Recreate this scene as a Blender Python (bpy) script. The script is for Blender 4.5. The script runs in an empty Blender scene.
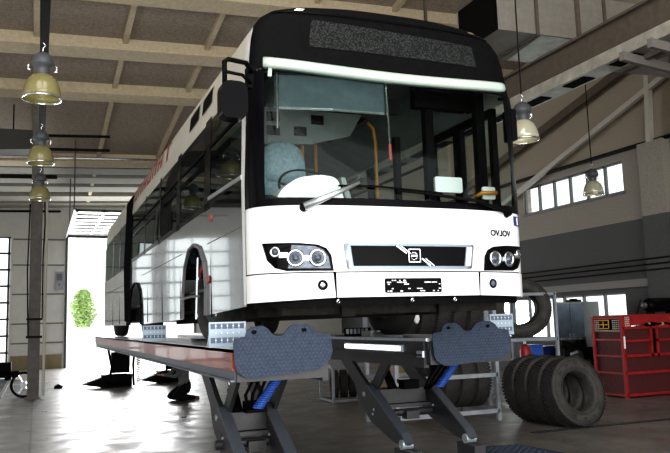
import bpy, bmesh, math, random
from mathutils import Vector, Matrix
random.seed(7)
C = bpy.context.scene.collection
PI = math.pi

# ------------------------------------------------------------------ materials
def mat(name, col, rough=.5, metal=0., coat=0., noise=0., nscale=6., bump=0., bscale=40., emit=0., spec=.5, alt=None, coord='Object'):
    m = bpy.data.materials.new(name); m.use_nodes = True
    nt = m.node_tree; b = nt.nodes['Principled BSDF']; L = nt.links.new
    b.inputs['Base Color'].default_value = (*col, 1); b.inputs['Roughness'].default_value = rough
    b.inputs['Metallic'].default_value = metal; b.inputs['Coat Weight'].default_value = coat
    b.inputs['Specular IOR Level'].default_value = spec
    if emit:
        b.inputs['Emission Color'].default_value = (*col, 1); b.inputs['Emission Strength'].default_value = emit
    if noise or bump:
        tc = nt.nodes.new('ShaderNodeTexCoord')
    if noise:
        n = nt.nodes.new('ShaderNodeTexNoise'); n.inputs['Scale'].default_value = nscale; n.inputs['Detail'].default_value = 8
        n.inputs['Roughness'].default_value = .65
        L(tc.outputs[coord], n.inputs['Vector'])
        r = nt.nodes.new('ShaderNodeValToRGB'); r.color_ramp.elements[0].position = .3; r.color_ramp.elements[1].position = .7
        a = alt or [c*(1-noise) for c in col]; z = [min(1, c*(1+noise*.6)) for c in col]
        r.color_ramp.elements[0].color = (*a, 1); r.color_ramp.elements[1].color = (*z, 1)
        L(n.outputs['Fac'], r.inputs['Fac']); L(r.outputs['Color'], b.inputs['Base Color'])
    if bump:
        n2 = nt.nodes.new('ShaderNodeTexNoise'); n2.inputs['Scale'].default_value = bscale; n2.inputs['Detail'].default_value = 3
        L(tc.outputs[coord], n2.inputs['Vector'])
        bp = nt.nodes.new('ShaderNodeBump'); bp.inputs['Strength'].default_value = bump; bp.inputs['Distance'].default_value = .02
        L(n2.outputs['Fac'], bp.inputs['Height']); L(bp.outputs['Normal'], b.inputs['Normal'])
    return m

def glass(name, tint, refl=.5, rough=.02):
    m = bpy.data.materials.new(name); m.use_nodes = True; nt = m.node_tree; nt.nodes.clear(); L = nt.links.new
    o = nt.nodes.new('ShaderNodeOutputMaterial'); mx = nt.nodes.new('ShaderNodeMixShader')
    t = nt.nodes.new('ShaderNodeBsdfTransparent'); t.inputs['Color'].default_value = (*tint, 1)
    g = nt.nodes.new('ShaderNodeBsdfGlossy'); g.inputs['Roughness'].default_value = rough; g.inputs['Color'].default_value = (.9, .97, .95, 1)
    lw = nt.nodes.new('ShaderNodeFresnel'); lw.inputs['IOR'].default_value = 1.45
    ml = nt.nodes.new('ShaderNodeMath'); ml.operation = 'MULTIPLY'; ml.inputs[1].default_value = refl
    L(lw.outputs['Fac'], ml.inputs[0]); L(ml.outputs[0], mx.inputs['Fac']); L(t.outputs[0], mx.inputs[1]); L(g.outputs[0], mx.inputs[2])
    L(mx.outputs[0], o.inputs['Surface']); return m

def floor_mat():
    m = bpy.data.materials.new('polished_concrete'); m.use_nodes = True; nt = m.node_tree; b = nt.nodes['Principled BSDF']; L = nt.links.new
    tc = nt.nodes.new('ShaderNodeTexCoord')
    n = nt.nodes.new('ShaderNodeTexNoise'); n.inputs['Scale'].default_value = .8; n.inputs['Detail'].default_value = 10; n.inputs['Roughness'].default_value = .7
    L(tc.outputs['Object'], n.inputs['Vector'])
    r = nt.nodes.new('ShaderNodeValToRGB'); e = r.color_ramp.elements
    e[0].position = .32; e[0].color = (.105, .098, .092, 1); e[1].position = .7; e[1].color = (.23, .215, .205, 1)
    L(n.outputs['Fac'], r.inputs['Fac'])
    # expansion joints every 5.7 m
    br = nt.nodes.new('ShaderNodeTexBrick'); br.offset = 0; br.inputs['Scale'].default_value = 1; br.inputs['Brick Width'].default_value = 5.7
    br.inputs['Row Height'].default_value = 5.0; br.inputs['Mortar Size'].default_value = .018; br.inputs['Mortar Smooth'].default_value = 0
    br.inputs['Color1'].default_value = br.inputs['Color2'].default_value = (1, 1, 1, 1); br.inputs['Mortar'].default_value = (.25, .24, .23, 1)
    mp = nt.nodes.new('ShaderNodeMapping'); mp.inputs['Location'].default_value = (2.86, 0.1, 0)
    L(tc.outputs['Object'], mp.inputs['Vector']); L(mp.outputs['Vector'], br.inputs['Vector'])
    mu = nt.nodes.new('ShaderNodeMix'); mu.data_type = 'RGBA'; mu.blend_type = 'MULTIPLY'; mu.inputs['Factor'].default_value = 1
    L(r.outputs['Color'], mu.inputs['A']); L(br.outputs['Color'], mu.inputs['B']); L(mu.outputs['Result'], b.inputs['Base Color'])
    n3 = nt.nodes.new('ShaderNodeTexNoise'); n3.inputs['Scale'].default_value = 2.2; n3.inputs['Detail'].default_value = 8
    L(tc.outputs['Object'], n3.inputs['Vector'])
    mr = nt.nodes.new('ShaderNodeMapRange'); mr.inputs['From Min'].default_value = .3; mr.inputs['From Max'].default_value = .75
    mr.inputs['To Min'].default_value = .26; mr.inputs['To Max'].default_value = .55
    L(n3.outputs['Fac'], mr.inputs['Value']); L(mr.outputs['Result'], b.inputs['Roughness'])
    bp = nt.nodes.new('ShaderNodeBump'); bp.inputs['Strength'].default_value = .12; bp.inputs['Distance'].default_value = .02
    L(n3.outputs['Fac'], bp.inputs['Height']); L(bp.outputs['Normal'], b.inputs['Normal'])
    b.inputs['Specular IOR Level'].default_value = .75
    return m

def wall_right_mat():
    m = bpy.data.materials.new('two_tone_wall_paint'); m.use_nodes = True; nt = m.node_tree; b = nt.nodes['Principled BSDF']; L = nt.links.new
    tc = nt.nodes.new('ShaderNodeTexCoord'); sx = nt.nodes.new('ShaderNodeSeparateXYZ'); L(tc.outputs['Object'], sx.inputs[0])
    r = nt.nodes.new('ShaderNodeValToRGB'); r.color_ramp.interpolation = 'CONSTANT'; e = r.color_ramp.elements
    dv = nt.nodes.new('ShaderNodeMath'); dv.operation = 'DIVIDE'; dv.inputs[1].default_value = 12; L(sx.outputs['Z'], dv.inputs[0]); L(dv.outputs[0], r.inputs['Fac'])
    e[0].position = 0; e[0].color = (.085, .087, .09, 1); e[1].position = 4.08/12; e[1].color = (.30, .28, .245, 1)
    x = e.new(6.1/12); x.color = (.33, .285, .225, 1)
    n = nt.nodes.new('ShaderNodeTexNoise'); n.inputs['Scale'].default_value = 30; n.inputs['Detail'].default_value = 6; L(tc.outputs['Object'], n.inputs['Vector'])
    mr = nt.nodes.new('ShaderNodeMapRange'); mr.inputs['To Min'].default_value = .65; mr.inputs['To Max'].default_value = 1.35; L(n.outputs['Fac'], mr.inputs['Value'])
    mu = nt.nodes.new('ShaderNodeVectorMath'); mu.operation = 'SCALE'; L(r.outputs['Color'], mu.inputs[0]); L(mr.outputs['Result'], mu.inputs['Scale'])
    L(mu.outputs[0], b.inputs['Base Color']); b.inputs['Roughness'].default_value = .8
    return m

M = {}
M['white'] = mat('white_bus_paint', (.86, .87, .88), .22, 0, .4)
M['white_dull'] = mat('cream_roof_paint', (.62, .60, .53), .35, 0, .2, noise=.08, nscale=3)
M['side'] = mat('shaded_white_side_paint', (.36, .38, .395), .12, .6, .5, bump=.10, bscale=1.7)  # white bus paint, its shade put into the grey base colour
M['black_gloss'] = mat('gloss_black', (.004, .004, .005), .2, 0, 0, spec=.06)
M['black'] = mat('matt_black', (.006, .006, .0065), .6, noise=.3, nscale=20, spec=.05)
M['under'] = mat('dirty_underbody', (.022, .02, .017), .8, spec=.2, noise=.6, nscale=14, bump=.5, bscale=20)
M['display'] = mat('dotted_display', (.05, .055, .055), .5)
M['chrome'] = mat('bright_chrome', (.82, .85, .88), .12, 1)
M['silver'] = mat('brushed_silver', (.55, .58, .60), .3, .8)
M['lampglass'] = mat('blue_grey_reflector', (.085, .10, .13), .2, .35, bump=.3, bscale=18)
M['wind'] = glass('windscreen_glass', (.80, .88, .86), .4)
M['sideglass'] = glass('tinted_side_glass', (.26, .31, .30), .6)
M['rightglass'] = glass('light_side_glass', (.82, .87, .85), .4)
M['clear'] = glass('clear_pane', (.96, .98, .97), .3)
M['lightbar'] = mat('pale_green_bar', (.47, .57, .50), .3, 0, .3)
M['blind'] = mat('slate_blind', (.055, .075, .085), .8, noise=.25, nscale=9)
M['seatcover'] = mat('blue_grey_seat_cover', (.27, .36, .42), .6, noise=.35, nscale=30, bump=.5, bscale=25)
M['orange'] = mat('orange_rail', (.55, .24, .03), .4)
M['paper'] = mat('white_cover', (.9, .91, .9), .5)
M['ceilpanel'] = mat('grey_cabin_lining', (.20, .22, .215), .7, noise=.2, nscale=5)
M['cabinfloor'] = mat('dark_cabin_floor', (.06, .065, .07), .7)
M['seat'] = mat('blue_seat_fabric', (.10, .14, .2), .9, noise=.4, nscale=40)
M['blue'] = mat('deep_blue', (.02, .03, .16), .4)
M['redtxt'] = mat('red_lettering', (.32, .06, .05), .5)
M['rubber'] = mat('tyre_rubber', (.030, .029, .028), .72, noise=.45, nscale=9, bump=.25, bscale=60)
M['rubberlight'] = mat('dusty_tyre_rubber', (.055, .051, .047), .75, noise=.55, nscale=6, bump=.3, bscale=50)
M['liftgrey'] = mat('charcoal_lift_steel', (.04, .04, .044), .45, .2, noise=.2, nscale=8)
M['liftedge'] = mat('blue_grey_lift_edge', (.11, .125, .15), .4, .4)
M['liftred'] = mat('worn_red_rail', (.27, .045, .03), .3, 0, .3, noise=.7, nscale=3.5, alt=(.13, .03, .025))
M['deck'] = mat('pale_deck_steel', (.55, .6, .63), .3, .6, noise=.2)
M['tread'] = mat('slate_tread_plate', (.045, .06, .092), .65, 0, noise=.25, nscale=20, spec=.15)
M['treadtop'] = mat('worn_tread_lugs', (.075, .095, .135), .6, 0, spec=.2)
M['steel'] = mat('galvanised_steel', (.52, .57, .62), .35, .6, noise=.15, nscale=12)
M['grilleframe'] = mat('blue_grey_grille_frame', (.24, .28, .34), .3, .4)
M['stop'] = mat('blue_grey_stop_plate', (.33, .40, .48), .4, .4)
M['slot'] = mat('dark_slot', (.11, .14, .2), .6)
M['hose'] = mat('blue_hose', (.03, .10, .42), .4)
M['lampon'] = mat('tube_glow', (1., .97, .92), .3, emit=4)
M['rack'] = mat('blue_grey_rack_paint', (.33, .36, .40), .5, .2, noise=.2)
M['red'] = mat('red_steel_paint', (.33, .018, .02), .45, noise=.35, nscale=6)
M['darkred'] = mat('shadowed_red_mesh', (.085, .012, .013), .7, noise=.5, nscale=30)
M['yellow'] = mat('yellow_sticker', (.75, .45, .04), .5)
M['cabblue'] = mat('slate_blue_locker_door', (.10, .14, .18), .3, .3, noise=.4, nscale=3)
M['cabgrey'] = mat('grey_locker_side', (.24, .26, .26), .5, .2, noise=.2, nscale=3)
M['cardboard'] = mat('brown_cardboard', (.42, .28, .15), .8, noise=.12)
M['roof'] = mat('mottled_beige_ceiling', (.38, .32, .262), .9, noise=.35, nscale=14)
M['beam'] = mat('tan_beam', (.62, .53, .38), .8, noise=.18, nscale=10)
M['beamdark'] = mat('brown_beam', (.10, .075, .055), .7, noise=.2)
M['pipe'] = mat('black_pipe', (.012, .012, .012), .6, spec=.1)
M['pipewhite'] = mat('pale_pipe', (.5, .48, .43), .5)
M['duct'] = mat('grey_duct_steel', (.30, .285, .26), .45, .3, noise=.15, nscale=7)
M['bayshade'] = mat('dark_bay_shade', (.05, .048, .042), .6)  # near-black tone for the shadow in the left roof bay
M['bridge'] = mat('dull_grey_bridge', (.15, .14, .13), .6)
M['ductshiny'] = mat('shiny_duct_foil', (.62, .62, .58), .28, .6, noise=.3, nscale=4, bump=.5, bscale=8)
M['girder'] = mat('taupe_girder', (.10, .082, .066), .6, noise=.25, nscale=9)
M['column'] = mat('grey_brown_column', (.115, .105, .10), .7, noise=.3, nscale=6)
M['olive'] = mat('olive_reflector', (.235, .215, .095), .2, 0, .5, noise=.25, nscale=3)
M['housing'] = mat('grey_lamp_housing', (.085, .09, .10), .5, .2)
M['paleglass'] = mat('pale_lamp_reflector', (.55, .54, .42), .15, .2, .5)
M['bulb'] = mat('glowing_bulb', (1., .95, .75), .3, emit=9)
M['panel'] = mat('off_white_wall_panel', (.60, .60, .56), .6, noise=.06, nscale=3)
M['farband'] = mat('grey_profiled_cladding', (.33, .325, .29), .7, noise=.1)
M['kick'] = mat('olive_kick_panel', (.27, .22, .13), .7, noise=.15)
M['wallplain'] = mat('light_grey_wall', (.45, .44, .41), .8, noise=.1)
M['wallright'] = wall_right_mat()
M['floor'] = floor_mat()
M['framew'] = mat('grey_window_frame', (.14, .14, .15), .5)
M['doorpane'] = mat('white_door_glazing', (.88, .9, .92), .35)
M['doorframe'] = mat('dark_door_frame', (.06, .06, .065), .5)
M['ground'] = mat('pale_concrete_yard', (.8, .8, .78), .9, noise=.08)
M['leaf'] = mat('bright_green_leaves', (.42, .58, .22), .7, noise=.4, nscale=1.5)
M['bark'] = mat('tree_bark', (.6, .57, .5), .9)
M['box'] = mat('grey_control_box', (.28, .30, .33), .5)
M['dash'] = mat('dark_dashboard', (.022, .024, .026), .55)

# ------------------------------------------------------------------ helpers
WM = {}
SPLIT = set('corner_post hanger hanger_rod vent seam clip clamp cable cross_bar bridge_bar ceiling_hatch bulkhead_hatch wheel_nut pivot_bolt tow_ring tow_cover wheel_housing door_surround shelf_rail side_rail cradle manifold stand bracket foot hydraulic_hose hose collar hole part slot ceiling_coving height_sensor_arm spoke track beam_foot pulley skirt_seam side_lettering'.split())
def wm(o): return WM.get(o.name, Matrix.Identity(4)) if o else Matrix.Identity(4)
def obj(name, bm, m, parent=None, smooth=False, label=None):
    """bm holds world coordinates; they are moved into the parent's space"""
    if name in SPLIT:
        seen = set(); comps = []
        for v0 in bm.verts:
            if v0 in seen: continue
            st = [v0]; seen.add(v0); comp = []
            while st:
                v = st.pop(); comp.append(v)
                for e in v.link_edges:
                    w_ = e.other_vert(v)
                    if w_ not in seen: seen.add(w_); st.append(w_)
            comps.append(comp)
        if len(comps) > 1:
            out = []
            for comp in comps:
                b2 = nb(); mp = {v: b2.verts.new(v.co) for v in comp}
                for f in {f for v in comp for f in v.link_faces}: b2.faces.new([mp[v] for v in f.verts])
                out.append(_obj(name, b2, m, parent, smooth, label))
            bm.free(); return out[0]
    return _obj(name, bm, m, parent, smooth, label)
def _obj(name, bm, m, parent=None, smooth=False, label=None):
    bm.transform(wm(parent).inverted())
    if smooth:
        for f in bm.faces: f.smooth = True
    me = bpy.data.meshes.new(name); bm.to_mesh(me); bm.free()
    for mm in (m if isinstance(m, (list, tuple)) else [m]): me.materials.append(mm)
    o = bpy.data.objects.new(name, me); C.objects.link(o); o.parent = parent
    if parent: WM[o.name] = wm(parent).copy()
    if label: o['label'] = label
    return o
def tag(o, label=None, cat=None, group=None, kind=None):
    if label: o['label'] = label
    if cat: o['category'] = cat
    if group: o['group'] = group
    if kind: o['kind'] = kind
    return o
def thing(name, label, cat, loc=(0, 0, 0), group=None):
    o = bpy.data.objects.new(name, None); C.objects.link(o); o.location = loc; o.empty_display_size = .1
    WM[o.name] = Matrix.Translation(loc); return tag(o, label, cat, group)
def struct(name, bm, m, parent=None, label=None):
    o = obj(name, bm, m, parent)
    if parent is None: o['kind'] = 'structure'
    if label: o['label'] = label
    return o
def copy_tree(o, parent=None):
    c = o.copy(); C.objects.link(c); c.parent = parent
    for ch in list(o.children): copy_tree(ch, c)
    return c
def nb(): return bmesh.new()
def nb_join(fs):
    b = nb()
    for f in fs: f(b)
    return b
def box(bm, x0, x1, y0, y1, z0, z1, mi=0):
    v = [bm.verts.new(p) for p in ((x0,y0,z0),(x1,y0,z0),(x1,y1,z0),(x0,y1,z0),(x0,y0,z1),(x1,y0,z1),(x1,y1,z1),(x0,y1,z1))]
    for q in ((3,2,1,0),(4,5,6,7),(0,1,5,4),(1,2,6,5),(2,3,7,6),(3,0,4,7)):
        f = bm.faces.new([v[i] for i in q]); f.material_index = mi
    return bm
def bx(*a): return box(nb(), *a)
def frame_of(d):
    d = d.normalized(); a = Vector((0, 0, 1)) if abs(d.z) < .95 else Vector((1, 0, 0))
    x = d.cross(a).normalized(); return x, x.cross(d).normalized()
def bar(bm, p0, p1, w, h, mi=0):
    """rectangular bar between two points, w across, h upright"""
    p0, p1 = Vector(p0), Vector(p1); x, y = frame_of(p1-p0); v = []
    for p in (p0, p1):
        for a, b in ((-1,-1),(1,-1),(1,1),(-1,1)): v.append(bm.verts.new(p + x*a*w/2 + y*b*h/2))
    for q in ((3,2,1,0),(4,5,6,7),(0,1,5,4),(1,2,6,5),(2,3,7,6),(3,0,4,7)):
        f = bm.faces.new([v[i] for i in q]); f.material_index = mi
    return bm
def tube(bm, pts, r, seg=10, caps=True):
    pts = [Vector(p) for p in pts]; rings = []; px = None
    for i, p in enumerate(pts):
        d = (pts[min(i+1, len(pts)-1)] - pts[max(i-1, 0)])
        x, y = frame_of(d)
        if px is not None and x.dot(px) < 0: x, y = -x, -y
        px = x; rr = r[i] if isinstance(r, (list, tuple)) else r
        rings.append([bm.verts.new(p + x*math.cos(2*PI*k/seg)*rr + y*math.sin(2*PI*k/seg)*rr) for k in range(seg)])
    for a, b in zip(rings, rings[1:]):
        for k in range(seg): bm.faces.new((a[k], a[(k+1) % seg], b[(k+1) % seg], b[k]))
    if caps: bm.faces.new(rings[0][::-1]); bm.faces.new(rings[-1])
    return bm
def lathe(bm, prof, seg=24, mx=None, closed=False):
    """prof: (radius, height) about local z"""
    rings = []
    for r, z in prof:
        if r < 1e-5: rings.append([bm.verts.new((0, 0, z))])
        else: rings.append([bm.verts.new((r*math.cos(2*PI*k/seg), r*math.sin(2*PI*k/seg), z)) for k in range(seg)])
    new = [v for q in rings for v in q]
    pairs = list(zip(rings, rings[1:])) + ([(rings[-1], rings[0])] if closed else [])
    for a, b in pairs:
        for k in range(seg):
            l = (k+1) % seg
            if len(a) == 1 and len(b) == 1: continue
            if len(a) == 1: bm.faces.new((a[0], b[l], b[k]))
            elif len(b) == 1: bm.faces.new((a[k], a[l], b[0]))
            else: bm.faces.new((a[k], a[l], b[l], b[k]))
    if mx is not None: bmesh.ops.transform(bm, matrix=mx, verts=new)
    return bm
def axis_m(p, d):
    d = Vector(d).normalized(); x, y = frame_of(d)
    m = Matrix((x, y, d)).transposed().to_4x4(); m.translation = Vector(p); return m
def prism(bm, poly, fn, d0, d1):
    """poly 2-D points; fn(a,b,d)->xyz"""
    A = [bm.verts.new(fn(a, b, d0)) for a, b in poly]; B = [bm.verts.new(fn(a, b, d1)) for a, b in poly]
    n = len(poly); bm.faces.new(A[::-1]); bm.faces.new(B)
    for i in range(n): bm.faces.new((A[i], A[(i+1) % n], B[(i+1) % n], B[i]))
    bmesh.ops.recalc_face_normals(bm, faces=bm.faces); return bm
yz = lambda y, z, x: (x, y, z)
xz = lambda x, z, y: (x, y, z)
xy = lambda x, y, z: (x, y, z)
def rounded(pts, r, n=5):
    out = []; N = len(pts)
    for i in range(N):
        p = Vector(pts[i]); a = Vector(pts[i-1]); b = Vector(pts[(i+1) % N])
        rr = min(r, (a-p).length*.45, (b-p).length*.45)
        u = p + (a-p).normalized()*rr; v = p + (b-p).normalized()*rr
        for k in range(n+1):
            t = k/n; out.append(tuple(u*(1-t)**2 + p*2*t*(1-t) + v*t*t))
    return out

# ------------------------------------------------------------------ the setting
def roofz(x, y): return 7.38 + .12*(30-y) + .035*(x+3)
XL, XR, YF, YB = -9., 11.8, -9., 30.2
struct('floor', bx(XL-.2, XR+.2, YF-.2, YB+.25, -.15, 0), M['floor'])
g = struct('yard_ground', bx(-80, 80, -60, 140, -.25, -.16), M['ground'])
# ceiling with its slab ribs
bm = nb()
def slope_box(bm, x0, x1, y0, y1, dz0, dz1):
    v = [bm.verts.new((x, y, roofz(x, y)+d)) for d in (dz0, dz1) for x, y in ((x0,y0),(x1,y0),(x1,y1),(x0,y1))]
    for q in ((3,2,1,0),(4,5,6,7),(0,1,5,4),(1,2,6,5),(2,3,7,6),(3,0,4,7)): bm.faces.new([v[i] for i in q])
slope_box(bm, XL-.2, XR+.2, YF-.2, YB+.3, 0.02, .3)
struct('ceiling', bm, M['roof'])
k = 0
for i in range(-3, 6):
    x = -.76 + 2.2*i
    bm = nb(); slope_box(bm, x-.07, x+.07, YF, YB, -.12, .03); k += 1
    struct('trim_%d' % k, bm, M['beam'])
beams = [-6.2, -3.3, -.4, 2.5, 5.5, 8.4, 11.4, 14.3, 17.15, 23.4]
for y in beams:
    bm = nb(); slope_box(bm, XL, XR, y, y+.5, -.27, .03)
    slope_box(bm, XL, XR, y-.06, y+.56, -.32, -.27); k += 1
    struct('trim_%d' % k, bm, M['beam'])
# far bays: pale profiled cladding on the roof near the gate wall
for y in (24.6, 25.8, 27.0, 28.4, 29.5):
    bm = nb(); slope_box(bm, XL, XR, y, y+.75, -.16, .03); k += 1
    struct('trim_%d' % k, bm, M['farband'])
# back wall, openings: glazed door left, open gate right
def wall_with_holes(name, horiz, const, thick, a0, a1, ztop, holes, m, zfn=None):
    """horiz 'x' or 'y'; holes (a0,a1,z0,z1)"""
    bm = nb(); cuts = sorted({a0, a1, *[h[0] for h in holes], *[h[1] for h in holes]})
    for u, v in zip(cuts, cuts[1:]):
        hs = sorted([h for h in holes if h[0] <= u+1e-6 and h[1] >= v-1e-6], key=lambda h: h[2]); z = 0
        segs = []
        for h in hs:
            if h[2] > z: segs.append((z, h[2]))
            z = h[3]
        segs.append((z, None))
        for z0, z1 in segs:
            if horiz == 'x':
                t = (ztop(u, const), ztop(v, const)) if z1 is None else (z1, z1)
                P = [(u, z0), (v, z0), (v, t[1]), (u, t[0])]; prism(bm, P, xz, const, const+thick)
            else:
                t = (ztop(const, u), ztop(const, v)) if z1 is None else (z1, z1)
                P = [(u, z0), (v, z0), (v, t[1]), (u, t[0])]; prism(bm, P, yz, const, const+thick)
    return struct(name, bm, m)
wall_with_holes('wall_back', 'x', YB, .25, XL, XR, roofz, [(-8.6, -3.95, 0, 5.86), (-1.62, 4.2, 0, 5.84)], M['panel'])
up = [(9.95, 14.35, 4.93, 5.79), (10.2, 16.2, .95, 2.24), (0., 7.4, 4.93, 5.79), (18, 24, 4.93, 5.79)]
wall_with_holes('wall_right', 'y', XR, .3, YF, YB, roofz, up, M['wallright'])
wall_with_holes('wall_left', 'y', XL-.2, .2, YF, YB, roofz, [(-6.5, -1.5, .3, 5.), (.5, 5.5, .3, 5.), (7.5, 12.5, .3, 5.), (14.5, 19.5, .3, 5.)], M['wallplain'])
wall_with_holes('wall_front', 'x', YF-.2, .2, XL, XR, roofz, [(-8., 10.5, 0, 8.2)], M['wallplain'])
# left wall glazed gates (seen only as reflections)
for i, y in enumerate((-6.5, .5, 7.5, 14.5)):
    bm = nb()
    for j in range(8): box(bm, XL-.15, XL-.05, y, y+5, .3+j*.65, .42+j*.65)
    for j in range(4): box(bm, XL-.15, XL-.05, y+j*5/3-.05, y+j*5/3+.05, .3, 5)
    struct('window_%d' % (i+20), bm, M['framew'])
# right wall windows
def window_strip(n, y0, y1, z0, z1, panes):
    bm = nb(); w = (y1-y0)/panes; t = .035
    for j in range(panes+1): box(bm, XR+.05, XR+.13, y0+j*w-t, y0+j*w+t, z0, z1)
    box(bm, XR+.05, XR+.13, y0, y1, z0, z0+.05); box(bm, XR+.05, XR+.13, y0, y1, z1-.05, z1)
    o = struct('window_%d' % n, bm, M['framew'])
    for j in range(panes): obj('pane', bx(XR+.085, XR+.095, y0+j*w+t, y0+(j+1)*w-t, z0+.05, z1-.05), M['clear'], o)
    obj('sill', bx(XR-.06, XR+.05, y0-.05, y1+.05, z0-.05, z0), M['framew'], o)
window_strip(1, 9.95, 14.35, 4.93, 5.79, 6); window_strip(2, 10.2, 16.2, .95, 2.24, 7); window_strip(3, 0, 7.4, 4.93, 5.79, 8); window_strip(4, 18, 24, 4.93, 5.79, 6)
# pilaster and horizontal rail on the right wall
k += 1; struct('trim_%d' % k, bx(XR-.28, XR, 8.3, 9.1, 0, 6.0), M['wallright'])
k += 1; struct('trim_%d' % k, bx(XR-.10, XR, 9.1, 20, 2.36, 2.56), mat('pale_wall_rail', (.22, .215, .20), .7))
# back wall boards: horizontal panel joints and kick panel between the doors
bm = nb()
for z in (1.15, 2.0, 3.3, 4.6, 5.75): box(bm, -3.85, -1.7, YB-.02, YB, z-.03, z+.03)
k += 1; struct('trim_%d' % k, bm, M['framew'])
k += 1; struct('trim_%d' % k, bx(-3.85, -1.75, YB-.04, YB, 0, .62), M['kick'])
# gate jambs
bm = nb()
for x in (-1.66, 4.14): box(bm, x, x+.1, YB-.08, YB, 0, 5.9)
box(bm, -1.66, 4.24, YB-.08, YB, 5.84, 5.98)
k += 1; struct('trim_%d' % k, bm, M['doorframe'])
# left glazed door (closed)
bm = nb(); z = 0.
for j in range(9): box(bm, -8.6, -3.95, YB+.03, YB+.12, j*.725, j*.725+(.09 if j else .14))
for j in range(6): box(bm, -8.6+j*.91, -8.6+j*.91+.09, YB+.03, YB+.12, 0, 5.86)
d1 = struct('door_1', bm, M['doorframe'])
obj('pane', bx(-8.6, -3.95, YB+.06, YB+.08, .1, 5.8), M['clear'], d1)
# open sectional gate, run up under the roof on its tracks
bm = nb()
for j in range(8): box(bm, -1.6, 4.1, 22.2+j*.97, 22.2+j*.97+.11, 5.86, 5.95)
for j in range(7): box(bm, -1.6+j*.93, -1.6+j*.93+.09, 22.2, 29.1, 5.86, 5.95)
d2 = struct('door_2', bm, M['doorframe'])
for j in range(7): obj('pane', bx(-1.5, 4.0, 22.31+j*.97, 22.31+j*.97+.86, 5.90, 5.92), M['doorpane'], d2)
bm = nb(); bar(bm, (-1.66, 21.5, 5.84), (-1.66, 30.1, 5.84), .06, .06); bar(bm, (4.16, 21.5, 5.84), (4.16, 30.1, 5.84), .06, .06)
for x in (-1.66, 4.16):
    for y in (22., 26.): bar(bm, (x, y, 5.84), (x, y, roofz(x, y)), .04, .04)
obj('track', bm, M['doorframe'], d2)

# ------------------------------------------------------------------ fixtures on walls and roof
col = thing('steel_column', 'tall grey-brown steel column standing on the floor at the left', 'column', (-2.86, 15.05, 0))
bm = nb(); box(bm, -3.0, -2.72, 14.93, 14.97, 0, 8.65); box(bm, -3.0, -2.72, 15.13, 15.17, 0, 8.65); box(bm, -2.9, -2.82, 14.97, 15.13, 0, 8.65)
obj('shaft', bm, M['column'], col)
obj('base_plate', bx(-3.05, -2.68, 14.88, 15.22, 0, .03), M['column'], col)
bm = nb(); box(bm, -3.05, -2.67, 14.9, 15.2, 1.5, 1.56); box(bm, -3.05, -2.67, 14.9, 15.2, 1.95, 2.0)
obj('clamp', bm, M['pipe'], col)
bm = nb(); tube(bm, [(-2.68, 14.9, 5.3), (-2.66, 14.88, 4.4), (-2.69, 14.88, 3.5), (-2.68, 14.9, 2.0)], .02, 6); tube(bm, [(-3.02, 14.9, 4.9), (-3.05, 14.9, 3.2), (-3.0, 14.9, 1.5)], .02, 6)
obj('cable', bm, M['pipe'], col)
tag(obj('pale_conduit', tube(nb(), [(-2.62, 15.0, .05), (-2.62, 15.0, 5.2)], .035, 8), M['pipewhite']), 'thin pale conduit rising along the right side of the steel column', 'pipe')
cb = thing('control_box', 'grey control box on the white back wall beside the open gate', 'control box', (-1.9, YB, 3.5))
obj('casing', bx(-2.07, -1.74, YB-.16, YB+.0, 3.5, 4.3), M['box'], cb)
obj('cover', bx(-2.02, -1.79, YB-.19, YB-.16, 3.9, 4.2), M['framew'], cb)
obj('push_button', lathe(nb(), [(0, .03), (.04, .03), (.04, 0)], 12, axis_m((-1.9, YB-.16, 3.7), (0, -1, 0))), M['red'], cb)
# cable tray over the row of lamps
tr = thing('cable_tray', 'long black cable tray carrying the left row of pendant lamps', 'cable tray', (-2.79, 2, 5.0))
bm = nb(); box(bm, -2.835, -2.735, -4, 22, 5.03, 5.05); box(bm, -2.835, -2.825, -4, 22, 5.05, 5.13); box(bm, -2.745, -2.735, -4, 22, 5.05, 5.13)
obj('channel', bm, M['pipe'], tr)
bm = nb()
for y in (0, 4.6, 9, 13, 17, 21): bar(bm, (-2.79, y, 5.05), (-2.79, y, roofz(-2.79, y)), .012, .012)
obj('hanger_rod', bm, M['pipe'], tr)
# pendant lamps
def make_lamp():
    t = thing('pendant_lamp', '', 'lamp')
    obj('housing', lathe(nb(), [(0, .60), (.03, .60), (.07, .585), (.12, .54), (.14, .47), (.135, .43), (.10, .41), (.085, .33), (.09, .30), (0, .30)], 24), M['housing'], t, True)
    bm = nb()
    for s in (-1, 1): tube(bm, [(s*.14, 0, .44), (s*.17, 0, .42), (s*.165, 0, .37), (s*.13, 0, .36)], .012, 6)
    obj('clip', bm, M['chrome'], t, True)
    obj('reflector', lathe(nb(), [(.09, .31), (.13, .29), (.18, .23), (.21, .15), (.225, .07), (.23, 0), (.224, 0), (.216, .07), (.2, .15), (.17, .225), (.12, .28), (.085, .30)], 32), M['olive'], t, True)
    obj('rim', lathe(nb(), [(.222, -.012), (.236, -.012), (.236, .012), (.222, .012)], 32, closed=True), M['chrome'], t, True)
    obj('bulb', lathe(nb(), [(0, .08), (.03, .09), (.045, .13), (.04, .18), (.02, .25), (.02, .30)], 14), M['bulb'], t, True)
    obj('hook', tube(nb(), [(0, 0, .6), (0, 0, .66), (.02, 0, .68), (.03, 0, .7), (.01, 0, .72), (0, 0, .74)], .008, 6), M['chrome'], t, True)
    return t
lamp0 = make_lamp()
pale_mesh = [ch for ch in lamp0.children if ch.name.startswith('reflector')][0].data.copy(); pale_mesh.materials[0] = M['paleglass']
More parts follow.
